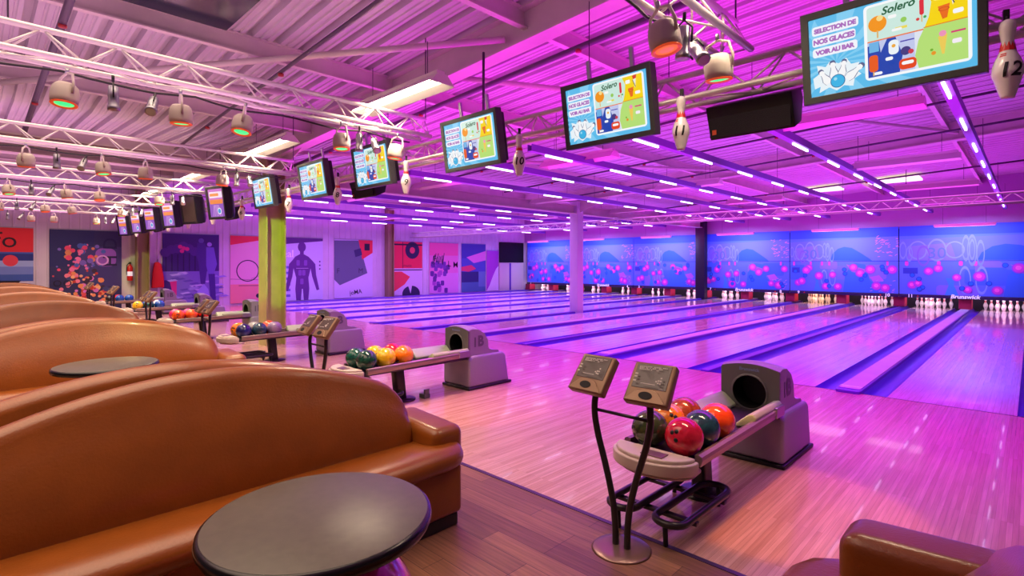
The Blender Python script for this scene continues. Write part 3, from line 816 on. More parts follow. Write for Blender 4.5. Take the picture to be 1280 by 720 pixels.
for n in range(12, 0, -1):
    o = hanging_pin(n)
    o.rotation_euler = (0, 0, math.radians({12: 12, 11: 14, 10: 40, 9: 52}.get(n, 55)))

# loudspeakers under the truss
def make_speaker():
    r = thing('hanging_loudspeaker', '', 'loudspeaker')
    m = MB(); m.prism([(-.09, -.13), (.06, -.10), (.14, .06), (.10, .13), (-.12, .11)], -.29, .29, 'X'); m.build('cabinet', M['black'], r, bevel=.01)
    g = MB(); g.box(-.275, .275, -.006, .006, -.105, .105)
    gr = g.build('grille', M['grille'], r); gr.location = (0, -.108, -.008); gr.rotation_euler = (math.radians(-7), 0, 0)
    bd = MB(); bd.box(-.255, -.225, -.004, .004, -.085, -.05); b2 = bd.build('badge', M['orange_badge'], gr); b2.location = (0, -.005, 0)
    return r
sp0 = make_speaker()
for i, (x, lab) in enumerate(((-1.42, 'between hanging pins 11 and 12'), (-6.6, 'behind the screen by pin 9'), (-11.9, 'next to the boxy screens'), (-18.0, 'closest to the poster wall'))):
    o = sp0 if i == 0 else dup(sp0)
    o.location = (x, 3.92, 2.55); o.rotation_euler = (math.radians(14), 0, 0); o['label'] = f'black loudspeaker hung under the truss, {lab}'; o['group'] = 'hanging loudspeakers'

# ================================================================ ceiling lamps
def make_batten(lit, name='ceiling_lamp'):
    r = thing(name, '', 'ceiling lamp')
    m = MB(); L = .74   # trapezoid reflector trough open below
    sec = [(-.14, -.05), (-.05, .045), (.05, .045), (.14, -.05)]
    rows = [[(-L, a, b) for a, b in sec], [(L, a, b) for a, b in sec]]
    m.grid(rows, smooth=False)
    rows = [[(-L, a*.97, b-.006) for a, b in sec], [(L, a*.97, b-.006) for a, b in sec]]
    m.grid(rows, smooth=False)
    for x in (-L, L): m.add([(x, a, b) for a, b in sec], [(0,1,2,3)])
    m.build('reflector', M['reflector'], r, fix=False)
    m = MB(); m.box(-L+.03, L-.03, -.045, .045, .046, .085); m.build('gear_tray', M['reflector'], r, bevel=.004)
    for y in (-.045, .045):
        MB().tube([(-L+.03, y, .0), (L-.03, y, .0)], .014, 10).build('lamp_tube', M['tube_white'] if lit else M['tube_off'], r)
    for x in (-.5, .5):
        MB().tube([(x, 0, .08), (x, 0, .42)], .004, 6).build('hanging_wire', M['wire'], r)
    return r
bl, bu = make_batten(True), make_batten(False)
first = True
for i, x in enumerate((-4.72, -8.1, -11.5, -14.9, -18.3)):
    o = bl if i == 0 else dup(bl)
    o.location = (x, 3.15, 3.24); o['label'] = f'lit white trough lamp, {["nearest of the lit row", "second of the lit row", "third of the lit row", "fourth of the lit row", "last of the lit row"][i]}'; o['group'] = 'lit trough lamps'
c = 0
for yr, yn in ((7.1, 'first row past screens'), (11.05, 'second row past screens'), (14.95, 'third row past screens'), (18.9, 'fourth row past screens')):
    for i, x in enumerate((-1.55, -5.4, -9.25, -13.1, -16.95)):
        o = bu if c == 0 else dup(bu); c += 1
        o.location = (x, yr, 3.22); o['label'] = f'unlit trough lamp in the {yn}, {ORDR[i]} from the open side'; o['group'] = 'unlit trough lamps'
# lamps in front of the masking panels
def make_mask_lamp():
    r = thing('ceiling_batten', '', 'lamp')
    MB().box(-.72, .72, -.05, .05, -.02, .05).build('housing', M['reflector'], r, bevel=.008)
    MB().box(-.70, .70, -.045, .045, -.035, -.02).build('diffuser', M['pink_lamp'], r, bevel=.004)
    for x in (-.5, .5): MB().tube([(x, 0, .05), (x, 0, .6)], .004, 6).build('hanging_wire', M['wire'], r)
    return r
pl = make_mask_lamp()
for k in range(6):
    o = pl if k == 0 else dup(pl)
    o.location = (-1.47-3.42*k, 21.0, 2.66); o['label'] = f'pink batten lamp hung before the blue panels of the {ORD[k]} ball return'; o['group'] = 'panel batten lamps'

# LED rails over the lanes
RX = [-.57, -2.3, -3.7, -5.2, -6.5, -8.2, -11.6, -13.3, -15.9, -18.6]
def make_rail():
    r = thing('led_rail', '', 'light rail')
    m = MB(); m.prism([(-.045, .02), (.045, .02), (.045, .12), (.035, .12), (.035, .03), (-.035, .03), (-.035, .12), (-.045, .12)], 5.7, 21.6, 'Y'); m.build('channel', M['ledrail'], r)
    y = 6.05
    while y < 21:
        MB().box(-.011, .011, y, y+.64, -.006, .02).build('led_tube', M['led'], r); y += 1.72
    for y in (6.3, 11.5, 16.7, 21.2):
        MB().tube([(0, y, .03), (0, y, .75)], .004, 6).build('hanging_wire', M['wire'], r)
    return r
rl = make_rail()
for i, x in enumerate(RX):
    o = rl if i == 0 else dup(rl)
    o.location = (x, 0, 3.10); o['label'] = f'purple ceiling rail with white LED tubes, {ORDR[i]} from the open side'; o['group'] = 'LED rails over the lanes'

# sprinkler pipes along X
for i, (y, z, r_) in enumerate(((.57, -.10, .03), (2.38, -.05, .02), (4.22, -.12, .03), (7.6, -.02, .022), (9.9, -.02, .02), (12.1, -.02, .02), (17.0, -.02, .022))):
    m = MB(); m.tube([(XV+.2, y, zraf(XV)+z), (4.4, y, zraf(4.4)+z)], r_, 10)
    t = thing('ceiling_pipe', f'dark purple pipe under the roof, {ORDR[i]} counted from the booths towards the pins', 'pipe', (0, 0, 0), 0, 'roof pipes')
    m.build('pipe', M['pipe'], t)
    for x in (-8.3, -5.8, -3.2, -.8):
        z0 = zraf(x)+z
        MB().lathe([(.012, 0), (.03, .005), (.03, .03), (.012, .035)], 12, (x, y, z0-.055)).build('sprinkler_head', M['red_clamp'], t)

# ================================================================ seating
def make_sofa():
    """bench facing local +X, rear at x=0, length along Y"""
    r = thing('settee', '', 'settee')
    H = 1.25
    # plinth
    MB().box(.06, .665, -H+.075, H-.075, 0, .075).build('plinth', M['plinth'], r, bevel=.01)
    # base
    MB().box(.05, .69, -H+.06, H-.06, .076, .36).build('base', M['leather'], r, bevel=.03, bseg=4)
    # seat cushion with a rolled front
    n = 14; prof = [(.30, .33), (.64, .33), (.695, .34), (.73, .365), (.745, .395), (.74, .425), (.715, .452), (.675, .466), (.62, .468), (.5, .452), (.30, .445)]
    HS = H-.045; ys = [-HS, -HS+.02, -HS+.06, -HS+.12] + [(-HS+.12)+(2*HS-.24)*i/16 for i in range(1, 16)] + [HS-.12, HS-.06, HS-.02, HS]
    rows = []
    for y in ys:
        e = max(0, 1-(HS-abs(y))/.12); sc = math.sqrt(max(0.0, 1-e*e*.55)) if e < 1 else .62
        cx, cz = .52, .395
        bow = .03*(1-(y/H)**2)
        rows.append([(cx+(a-cx)*(sc if a > .55 else 1)+(bow if a > .55 else 0), y, cz+(b-cz)*(.55+.45*sc)) for a, b in prof])
    m = MB(); m.grid(rows, wrap=True); L = len(rows); P = len(prof)
    m.f.append(list(range(P))); m.f.append([(L-1)*P+i for i in range(P)][::-1])
    for _ in range(2): m.mi.append(0); m.col.append(None); m.sm.append(True)
    m.build('seat', M['leather'], r)
    # arched back
    HB = 1.075
    def ztop(y):
        d = abs(y); z = .985-.225*d*d
        e = (HB-d)/.16
        return z-(.0 if e >= 1 else .20*(1-math.sqrt(max(0, 1-(1-e)**2))))
    rows = []
    ysb = [-HB, -HB+.006, -HB+.02, -HB+.045, -HB+.08, -HB+.12, -HB+.17] + [(-HB+.17)+(2*HB-.34)*i/24 for i in range(1, 24)] + [HB-.17, HB-.12, HB-.08, HB-.045, HB-.02, HB-.006, HB]
    for y in ysb:
        e = min(1, (HB-abs(y))/.07); th = .45+.55*math.sqrt(max(0, 1-(1-e)**2))
        zt = ztop(y); lean = (zt-.42)*.30
        xf0, xf1 = .42, .42-lean
        xr = xf1-.13
        sec = [(xf0-.02, .36), (xf0+.005, .45)]
        for q in (.25, .5, .75): sec.append((xf0+(xf1-xf0)*q+.03*math.sin(PI*q), .45+(zt-.06-.45)*q))
        for a in (0, 30, 60, 90, 120, 150, 180):
            g = math.radians(a); sec.append((xf1-.06+.065*math.cos(g), zt-.06+.06*math.sin(g)))
        sec += [(xr+.0, (zt+.1)/2+.1), (max(.01, xr-.06), .12), (.3, .12)]
        rows.append([((a-.24)*th+.24, y, b) for a, b in sec])
    m = MB(); m.grid(rows, wrap=True); L = len(rows); P = len(rows[0])
    m.f.append(list(range(P))); m.f.append([(L-1)*P+i for i in range(P)][::-1])
    for _ in range(2): m.mi.append(0); m.col.append(None); m.sm.append(False)
    m.build('backrest', M['leather'], r)
    # welt along the top edge
    for s in (-1, 1):
        a = MB(); y0, y1 = (H-.215, H+.005) if s > 0 else (-H-.005, -H+.215)
        a.prism([(.12, .30), (.63, .30), (.63, .55), (.12, .575)], y0, y1, 'Y')
        a.build('armrest', M['leather'], r, bevel=.055, bseg=6)
    return r
sofa0 = make_sofa()
n = 0
for k in range(6):
    dx = -3.44*k
    a = sofa0 if k == 0 else dup(sofa0)
    a.location = (-3.02+dx, .80, 0); a.rotation_euler = (0, 0, 0)
    a['label'] = f'brown leather settee with arched back, facing away from the poster wall, {ORD[k]} of six'; a['group'] = 'leather settees'
    b = dup(sofa0); b.location = (.32+dx, .98 if k == 0 else .76, 0); b.rotation_euler = (0, 0, PI); b.scale = (1.25, 1, .97)
    for c in kids(b):
        if c.name.startswith('armrest'): c.scale = (1, 1, 1.13)
    b['label'] = f'brown leather settee with arched back, facing the poster wall, {ORD[k]} of six'; b['group'] = 'leather settees'
    
def make_table():
    r = thing('round_table', '', 'table')
    m = MB(); m.lathe([(1e-4, .742), (.316, .742), (.319, .741)], 64); m.build('tabletop', M['tabletop'], r)
    m = MB(); m.lathe([(.05, .70), (.31, .70), (.325, .706), (.331, .72), (.328, .735), (.318, .7415)], 64); m.build('edge_band', M['tableedge'], r)
    m = MB(); m.sphere((0, 0, .375), .30, 40, 24); m.build('ball_pedestal', M['magenta_ball'], r)
    m = MB(); m.lathe([(.05, .66), (.12, .665), (.14, .699), (.05, .699)], 32); m.build('collar', M['black'], r)
    m = MB(); m.lathe([(.05, 0), (.24, 0), (.24, .03), (.2, .05), (.15, .14), (.05, .14)], 32); m.build('foot', M['black'], r)
    return r
tb0 = make_table()
for k in range(6):
    t = tb0 if k == 0 else dup(tb0)
    t.location = (-1.53-3.44*k, .745, 0); t['label'] = f'round dark tabletop on a magenta ball pedestal between the {ORD[k]} pair of settees'; t['group'] = 'round booth tables'

# ================================================================ ball returns
def make_return():
    r = thing('ball_return', '', 'ball return')
    # hood: shell with the round opening
    side = [(4.15, .02), (4.15, .70), (4.20, .715), (4.30, .705), (4.40, .65), (4.455, .57), (4.47, .46), (4.52, .44), (4.63, .425), (4.66, .38), (4.72, .02)]
    w = .215
    m = MB(); n = len(side)
    def crown(x, z): return z + (.035*(1-(x/w)**2) if z > .5 else 0)
    xs = [-w, -w*.66, -w*.33, 0, w*.33, w*.66, w]
    rows = [[(x, y, crown(x, z)) for y, z in side[1:]] for x in xs]
    m.grid(rows, smooth=True)
    for x in (-w, w): m.add([(x, y, crown(x, z)) for y, z in side], [tuple(range(n))])
    m.add([(-w, 4.72, .02), (w, 4.72, .02), (w, 4.15, .02), (-w, 4.15, .02)], [(0,1,2,3)])
    m.build('hood', M['hoodside'], r)
    # lower skirt wider towards the rear
    m = MB(); m.prism([(4.13, .03), (4.13, .36), (4.2, .40), (4.70, .40), (4.74, .36), (4.80, .03)], -w-.03, w+.03, 'X'); m.build('skirt', M['hoodside'], r, bevel=.03, bseg=4)
    m = MB(); m.box(-w-.04, w+.04, 4.12, 4.83, 0, .032); m.build('foot_rim', M['black'], r, bevel=.01)
    # face with round opening
    R = .125; zc = .525; N = 48; m = MB(); inner, outer, deep = [], [], []
    for i in range(N):
        a = 2*PI*i/N; ca, sa = math.cos(a), math.sin(a)
        inner.append((R*ca, 4.135, zc+R*sa)); deep.append((R*.96*ca, 4.33, zc+R*.96*sa))
        # outer rim: the face outline with a crowned top
        t = min((w/abs(ca)) if abs(ca) > 1e-6 else 9, ((.205/sa) if sa > 1e-6 else (.42/-sa if sa < -1e-6 else 9)))
        x, z = t*ca, zc+t*sa
        if sa > 0 and z > .69: z = .70+.035*(1-(x/w)**2)
        outer.append((x, 4.138, z))
    rim = [(x, 4.17, z) for x, _, z in outer]
    m.grid([rim, outer, inner], wrap=True, smooth=False)
    m.build('face_plate', M['hoodgrey'], r, fix=False)
    m = MB(); m.grid([inner, deep], wrap=True); m.add(deep, [tuple(range(N))]); m.build('ball_opening', M['hole'], r, fix=False)
    m = MB(); m.lathe([(R-.002, 0), (R+.012, 0), (R+.012, .012), (R-.002, .008)], 48, (0, 4.128, zc), axis='Y', caps=False); m.build('opening_rim', M['hoodgrey'], r)
    lettering('lettering', 'Brunswick', .035, mat('hood_text', (120, 140, 190), .4), r, .0006, (0, 4.1345, .695))
    for s in (-1, 1):
        e = lettering('emblem', 'B', .17, M['hooddark'], r, .008, (s*(w+.0015), 4.335, .56), (PI/2, 0, s*PI/2))
        m = MB(); m.box(s*(w+.001), s*(w+.003), 4.235, 4.26, .50, .615); m.build('emblem_bar', M['hooddark'], r)
        m = MB(); m.box(s*.212, s*.25, 3.98, 4.14, .40, .475); m.build('rail_bracket', M['silver'], r, bevel=.006)
    # rack rails
    for s in (-1, 1):
        m = MB(); sec = [(-.002, -.05), (.03, -.045), (.04, -.01), (.038, .01), (.02, .02), (-.002, .015)]
        rows = [[(s*(.205+a), y, zz+b) for a, b in sec] for y, zz in ((2.80, .425), (4.13, .445))]
        m.grid(rows, wrap=True, smooth=False); P = len(sec); m.add(rows[0], [tuple(range(P))]); m.add(rows[1], [tuple(range(P))])
        m.build('side_rail', M['rail'], r)
        m = MB(); m.prism([(s*.10, .395), (s*.225, .42), (s*.235, .475), (s*.215, .50), (s*.18, .49), (s*.10, .42)], 3.62, 4.14, 'Y'); m.build('guide_rail', M['traygreen'], r, bevel=.01)
    m = MB(); m.box(-.2, .2, 2.75, 4.14, .36, .395); m.build('rack_bed', M['rackbed'], r, bevel=.008)
    # D-shaped front tray
    pts = [(-.245, 2.92)]
    for i in range(13):
        a = PI+PI*i/12; pts.append((.255*math.cos(a), 2.74+.20*math.sin(a)))
    pts += [(.245, 2.92)]
    m = MB(); m.prism([(x*.9, (min(y, 2.86)-2.8)*.85+2.8) for x, y in pts], .33, .359, 'Z'); m.build('tray_base', M['tray'], r, bevel=.015)
    m = MB(); m.prism([(x, min(y, 2.755)) for x, y in pts], .36, .425, 'Z'); m.build('tray_rim', M['tray'], r, bevel=.02, bseg=4)
    pts2 = [(x*.93, (y-2.8)*.9+2.795) for x, y in pts if y < 2.745]
    m = MB(); m.prism(pts2, .42, .445, 'Z'); m.build('tray_top', M['tray'], r, bevel=.01)
    m = MB(); m.box(-.02, .11, 2.60, 2.68, .446, .452); m.build('reset_button', M['basemetal'], r, bevel=.0025)
    # leg
    m = MB(); m.prism([(3.28, .0), (3.40, .0), (3.36, .36), (3.24, .36)], -.05, .05, 'X'); m.build('leg', M['tubeblack'], r, bevel=.02)
    m = MB(); m.lathe([(.02, .0), (.15, 0), (.15, .012), (.02, .02)], 28, (0, 3.36, 0)); m.build('leg_base', M['tubeblack'], r)
    for s in (-1, 1):
        cx = s*.145; hw = .085; pts = []
        for i in range(9):
            a = PI*i/8; pts.append((cx+hw*math.cos(a), 3.16+.09*math.sin(a), .125))
        for i in range(9):
            a = PI+PI*i/8; pts.append((cx+hw*math.cos(a), 2.64+.075*math.sin(a), .125))
        m = MB(); m.tube(pts, .02, 10, closed=True); m.build('bag_rest', M['tubeblack'], r)
        for y in (2.585, 3.24):
            MB().tube([(cx, y, .0), (cx, y-(.01 if y < 3 else -.005), .12)], .014, 8).build('rest_foot', M['black'], r)
    MB().box(-.25, .25, 2.72, 2.76, .085, .108).build('cross_bar', M['tubeblack'], r, bevel=.006)
    MB().box(-.25, .25, 3.08, 3.12, .085, .108).build('cross_bar', M['tubeblack'], r, bevel=.006)
    return r
ret0 = make_return()
def make_stand():
    r = thing('score_console', '', 'score console')
    m = MB(); m.lathe([(1e-4, .016), (.10, .014), (.145, .008), (.155, .0), (.1, .0)], 40); m.build('base_plate', M['basemetal'], r)
    for s in (-1, 1):
        path = [(s*.035, 0, .01), (s*.038, 0, .12), (s*.055, 0, .25), (s*.10, 0, .42), (s*.145, 0, .56), (s*.168, 0, .67), (s*.168, 0, .745), (s*.16, .01, .80)]
        sm = []
        for i in range(len(path)-1):
            for q in range(4):
                t = q/4; p0 = path[max(0, i-1)]; p1 = path[i]; p2 = path[i+1]; p3 = path[min(len(path)-1, i+2)]
                sm.append(tuple(.5*((2*b)+(-a+c)*t+(2*a-5*b+4*c-d)*t*t+(-a+3*b-3*c+d)*t**3) for a, b, c, d in zip(p0, p1, p2, p3)))
        sm.append(path[-1])
        MB().tube(sm, .0175, 12).build('support_tube', M['tubeblack'], r)
        hd = MB(); hd.prism([(-.105, -.10), (.105, -.10), (.10, .10), (-.10, .10)], -.022, .028, 'Y')
        h = hd.build('console_head', M['bronze'], r, bevel=.01); h.scale = (1.12, 1.0, 1.12); h.location = (s*.176, .0, .885); h.rotation_euler = (math.radians(-38), 0, math.radians(4*s))
        MB().box(-.082, .082, -.0245, -.021, -.03, .088).build('key_panel', M['keyscreen'], h, bevel=.001)
        A = Art(.164, .118, .0003); rnd = random.Random(3)
        for j in range(3):
            for i in range(22-3*j):
                if rnd.random() < .85: A.rect(.08+.038*i+.02*j, .86-.075*j, .105+.038*i+.02*j, .9-.075*j, (214, 206, 198))
        for j in range(4):
            for i in range(4-j): A.disc(.43+.06*i+.03*j-.06, .62-.07*j, .012, (60, 54, 52)); 
        for (u, v) in ((.08, .5), (.12, .5), (.08, .38), (.12, .38), (.84, .42), (.84, .3), (.78, .3), (.72, .26), (.78, .2), (.84, .18), (.08, .2), (.12, .2)): A.rrect(u-.025, v-.03, u+.025, v+.03, (206, 198, 190), .01)
        A.rect(.3, .1, .72, .13, (190, 184, 178))
        p = bpy.data.objects.new('key_print', A.mesh('key_print', M['ink_print'])); C.objects.link(p); p.parent = h; p.location = (0, -.0255, .029)
        g = MB(); pts = [(-.1, -.098), (.1, -.098), (.085, -.085), (.05, -.045), (.02, -.034), (-.02, -.034), (-.05, -.045), (-.085, -.085)]
        g.prism(pts, -.031, -.022, 'Y'); g.build('lower_cover', M['bronze'], h, bevel=.003)
        g = MB(); g.prism([(.032*math.cos(2*PI*i/20), -.068+.018*math.sin(2*PI*i/20)) for i in range(20)], -.034, -.03, 'Y'); g.build('speaker_grille', M['blackmatt'], h)
    MB().tube([(-.168, 0, .70), (.168, 0, .70)], .009, 10).build('cross_bar', M['tubeblack'], r)
    return r
st0 = make_stand()
def make_ball(c1, c2, name):
    m = MB(); m.sphere((0, 0, 0), .108, 32, 18)
    r = thing('bowling_ball', '', 'bowling ball')
    me = m.mesh('bowling_ball', marble('ball_'+name, c1, c2))
    b = bpy.data.objects.new('ball_shell', me); C.objects.link(b); b.parent = r
    for (a, e) in ((0, .2), (.26, .2), (.12, -.22)):
        d = Vector((math.sin(a)*math.cos(e), -math.cos(a)*math.cos(e), math.sin(e)))
        h = MB(); h.lathe([(1e-4, .0015), (.012, .001), (.0135, -.003)], 14); ho = h.build('finger_hole', M['hole'], r)
        ho.location = d*.1075; ho.rotation_euler = d.to_track_quat('Z', 'Y').to_euler()
    return r
BC = {'olive': ((84, 92, 44), (40, 60, 40)), 'amber': ((226, 120, 20), (240, 150, 40)), 'copper': ((120, 46, 26), (170, 84, 46)), 'crimson': ((200, 16, 50), (232, 40, 70)),
      'deep teal': ((20, 44, 66), (36, 84, 104)), 'orange red': ((230, 66, 16), (244, 100, 30)), 'green': ((10, 60, 56), (24, 110, 86)), 'dark green': ((8, 44, 40), (30, 96, 70)),
      'yellow': ((236, 180, 10), (246, 206, 40)), 'red': ((206, 24, 24), (230, 50, 40)), 'orange': ((236, 116, 14), (246, 146, 30)), 'navy': ((14, 20, 72), (30, 40, 120)),
      'grey': ((130, 134, 134), (170, 176, 170)), 'mauve': ((110, 90, 130), (150, 126, 160)), 'magenta': ((206, 20, 100), (230, 50, 130)), 'blue': ((16, 60, 150), (30, 100, 190)), 'white': ((216, 210, 220), (236, 230, 236)), 'black': ((16, 16, 20), (40, 36, 44))}
BALLS = [make_ball(*BC[c], c.replace(' ', '_')) for c in BC]
BSRC = dict(zip(BC, BALLS)); bused = set()
def ball(color, loc, label, group):
    s = BSRC[color]; o = s if color not in bused else dup(s); bused.add(color)
    o.location = loc; o.rotation_euler = (random.uniform(-.5, 1.3), random.uniform(-.5, .5), random.uniform(-.8, 1.2)); o['label'] = label; o['group'] = group
    return o
# (column, row) -> colour : column 0 towards the poster wall, 1 towards the open side; row 0 nearest the seats
RACK = [
 {(0,0): 'olive', (1,0): 'crimson', (0,1): 'amber', (1,1): 'deep teal', (0,2): 'copper', (1,2): 'orange red'},
 {(0,0): 'green', (1,0): 'dark green', (0,1): 'yellow', (1,1): 'yellow', (0,2): 'red', (1,2): 'orange'},
 {(0,0): 'orange', (1,0): 'navy', (0,1): 'grey', (1,1): 'deep teal', (0,2): 'orange red', (1,2): 'mauve'},
 {(1,0): 'orange red', (0,0): 'magenta', (1,1): 'orange red', (0,1): 'magenta', (1,2): 'red', (0,2): 'magenta'},
 {(1,0): 'yellow', (0,1): 'blue', (1,1): 'green', (1,2): 'blue', (0,2): 'white'},
 {(1,0): 'black', (1,1): 'blue', (1,2): 'blue', (0,1): 'red'},
]
for k, xc in enumerate(PAIR):
    r = ret0 if k == 0 else dup(ret0)
    r.location = (xc, 0, 0); r['label'] = f'grey ball return hood with a long rack of balls, {ORD[k]} of six'; r['group'] = 'ball returns'
    s = st0 if k == 0 else dup(st0)
    s.location = (xc-.01, 2.40, 0); s['label'] = f'twin-headed bronze score console before the {ORD[k]} ball return'; s['group'] = 'score consoles'
    for (c_, w_), colr in RACK[k].items():
        ball(colr, (xc+(-.108 if c_ == 0 else .108), 2.865+.222*w_, .505), f'{colr} bowling ball in the {ORD[k]} rack, {["front", "middle", "rear"][w_]} row, {["poster wall side", "open side"][c_]}', f'balls in the {ORD[k]} rack')

# small floor socket box beside the second return
t = thing('floor_socket', 'small grey socket box on the approach beside the second nearest ball return', 'socket box', (PAIR[1]+.12, 3.58, 0))
MB().box(-.05, .05, -.04, .04, 0, .05).build('housing', M['hoodgrey'], t, bevel=.006)
MB().box(.02, .05, -.03, .03, .05, .10).build('lid', M['hoodgrey'], t, bevel=.004)

# ================================================================ poster wall
PW = XL+.022
def poster(y0, y1, label, draw, z0=.06, z1=2.52):
    w, h = y1-y0, z1-z0
    t = thing('wall_poster', label, 'poster', (PW+.012, (y0+y1)/2, (z0+z1)/2), PI/2)
    MB().box(-w/2, w/2, .002, .010, -h/2, h/2).build('backing', M['cream'], t)
    A = Art(w, h, .0001); draw(A)
    p = bpy.data.objects.new('print', A.mesh('print', M['ink_print'])); C.objects.link(p); p.parent = t; p.location = (0, 0, 0)
    # rails top and bottom
    MB().box(-w/2, w/2, -.012, .012, h/2, h/2+.03).build('hanging_bar', M['silver'], t)
    return t
K = (20, 16, 40)
def d_info(A):
    A.rect(0, 0, 1, 1, (60, 90, 170)); A.rect(0, .72, 1, 1, (220, 36, 50)); A.rect(0, .62, 1, .70, (30, 50, 130)); A.rect(0, .55, 1, .62, (150, 170, 220)); A.rect(0, .46, 1, .55, (110, 130, 200))
    A.text('info', .70, .85, .62, (30, 12, 30), .0); A.disc(.82, .62, .06, (220, 60, 80)); A.rect(0, .38, .55, .46, (160, 40, 80)); A.rect(0, 0, .45, .38, (150, 40, 100)); A.rect(.45, 0, 1, .38, (200, 190, 210))
    A.text('Z', .78, .22, 1.1, K, -.004); A.ring(.93, .3, .05, .02, (90, 90, 110))
def d_coral(A):
    A.rect(0, 0, 1, 1, (44, 44, 92)); A.rect(.0, .55, .6, 1, (34, 40, 96)); A.rect(.4, .3, 1, .8, (64, 56, 116)); A.rrect(.62, .55, .92, .78, (150, 90, 190), .1)
    rnd = random.Random(5)
    for i in range(150):
        t = rnd.random(); u = .22+.32*t+rnd.gauss(0, .10); v = .02+.8*rnd.random()
        c = rnd.choice([(236, 150, 90), (226, 80, 90), (240, 130, 150), (220, 120, 200), (60, 40, 60), (200, 60, 40), (250, 190, 130), (60, 70, 120)] if v < .5 else [(230, 70, 110), (240, 120, 170), (120, 100, 190), (220, 140, 90), (70, 100, 180)])
        u += (.62-v)*.0; A.disc(min(.95, max(.05, u+(.18 if v < .3 else .05))), v, rnd.uniform(.015, .05), c, 8)
    A.text('oo', .17, .36, .42, (20, 20, 50), -.004); A.text('H', .84, .62, .5, (30, 26, 70), .004, PI/2); A.text('D', .84, .84, .5, (24, 26, 80), .004, PI/2); A.ring(.72, .63, .09, .025, (226, 170, 226))
def d_street(A):
    A.rect(0, 0, 1, 1, (120, 110, 190)); A.rect(0, .48, 1, 1, (56, 34, 110)); A.rect(0, .0, .24, .36, (210, 40, 130)); A.poly([(.0, .36), (.12, .36), (.22, .0), (.06, 0)], (60, 36, 110))
    rnd = random.Random(8)
    for i in range(36):
        u, v = rnd.random(), rnd.uniform(.1, .46); A.poly([(u, v), (u+.14, v+.015), (u+.2, v-.006), (u+.05, v-.02)], rnd.choice([(180, 176, 226), (96, 84, 170), (150, 146, 214)]))
    for i in range(8):
        u = .05+.1*i; A.rect(u, .48, u+.02, .7+.1*rnd.random(), (34, 22, 80)); A.disc(u, .72+.12*rnd.random(), .09, (74, 44, 130), 10)
    for u, v in ((.3, .82), (.36, .8), (.33, .76), (.42, .79)): A.disc(u, v, .04, (214, 50, 130), 8)
    # walking figures
    A.disc(.67, .91, .05, (90, 76, 160), 14); A.poly([(.60, .88), (.74, .88), (.80, .62), (.74, .30), (.66, .30), (.62, .6), (.58, .7)], (66, 44, 130))
    A.disc(.82, .86, .045, (150, 130, 210), 14); A.poly([(.76, .82), (.90, .82), (.96, .58), (.90, .44), (.93, .05), (.84, .05), (.80, .42), (.76, .56)], (108, 96, 190)); A.poly([(.80, .44), (.92, .44), (.94, .06), (.84, .06)], (60, 40, 130))
    A.poly([(.55, .02), (.60, .2), (.72, .3), (.80, .22), (.84, .02)], (150, 150, 226)); A.text('So', .56, .13, .2, (70, 60, 140))
def d_circle(A):
    A.rect(0, 0, 1, 1, (226, 170, 190)); A.poly([(0, .86), (.0, 1), (1, 1), (1, .97)], (224, 50, 70)); A.rect(0, 0, 1, .28, (232, 150, 140)); A.ring(.42, .48, .28, .025, K); A.line([(0, .36), (.7, .34)], .008, K); A.line([(.2, .26), (1, .25)], .014, K)
    A.line([(.74, 0), (.74, .9)], .008, (150, 80, 110)); A.disc(.68, .1, .06, K, 8); A.line([(.5, .36), (.9, .44)], .008, (120, 60, 90))
def d_figure(A):
    A.rect(0, 0, 1, 1, (200, 196, 226)); A.poly([(0, .88), (0, 1), (1, 1), (1, .96)], (90, 46, 120))
    for i in range(6): A.rect(0, .06+.09*i, .3, .10+.09*i, (110, 104, 190))
    A.text('neal', .2, .74, .4, (250, 250, 255), .004)
    c = (96, 50, 130); A.disc(.54, .855, .085, c, 18, sy=1.25); A.rect(.50, .73, .58, .79, c)
    A.poly([(.34, .64), (.40, .70), (.50, .74), (.58, .74), (.68, .70), (.76, .64), (.72, .48), (.68, .36), (.70, .18), (.40, .18), (.42, .36), (.37, .5)], c)
    A.poly([(.34, .64), (.27, .58), (.25, .40), (.19, .16), (.25, .15), (.34, .38), (.37, .54)], c); A.poly([(.76, .64), (.83, .58), (.85, .40), (.92, .16), (.86, .15), (.76, .38), (.72, .54)], c)
    A.poly([(.40, .19), (.54, .19), (.52, 0), (.42, 0)], c); A.poly([(.56, .19), (.70, .19), (.68, 0), (.58, 0)], c)
    for (u, v) in ((.46, .6), (.62, .6), (.5, .44), (.58, .44), (.54, .3)): A.rrect(u-.035, v-.045, u+.035, v+.045, (130, 84, 170), .02)
    A.rect(.42, .51, .68, .515, (220, 200, 230)); 
    for i in range(3): A.disc(.93, .5+.06*i, .018, (80, 60, 110))
def d_square(A):
    A.rect(0, 0, 1, 1, (204, 196, 222)); A.poly([(.0, .98), (.0, .32), (.14, .22), (.86, .42), (.62, .99)], (96, 104, 124)); A.poly([(.62, 1), (1, 1), (1, .78), (.72, .66)], (222, 44, 60)); A.rect(.78, .82, .92, .94, K); A.poly([(.5, .82), (.68, .86), (.72, .74), (.54, .70)], (50, 50, 90))
    A.text('F', .1, .46, .3, (50, 50, 70)); A.text('M', .68, .46, .3, (50, 50, 70)); A.text('joMA', .55, .09, .26, K, .003, .1)
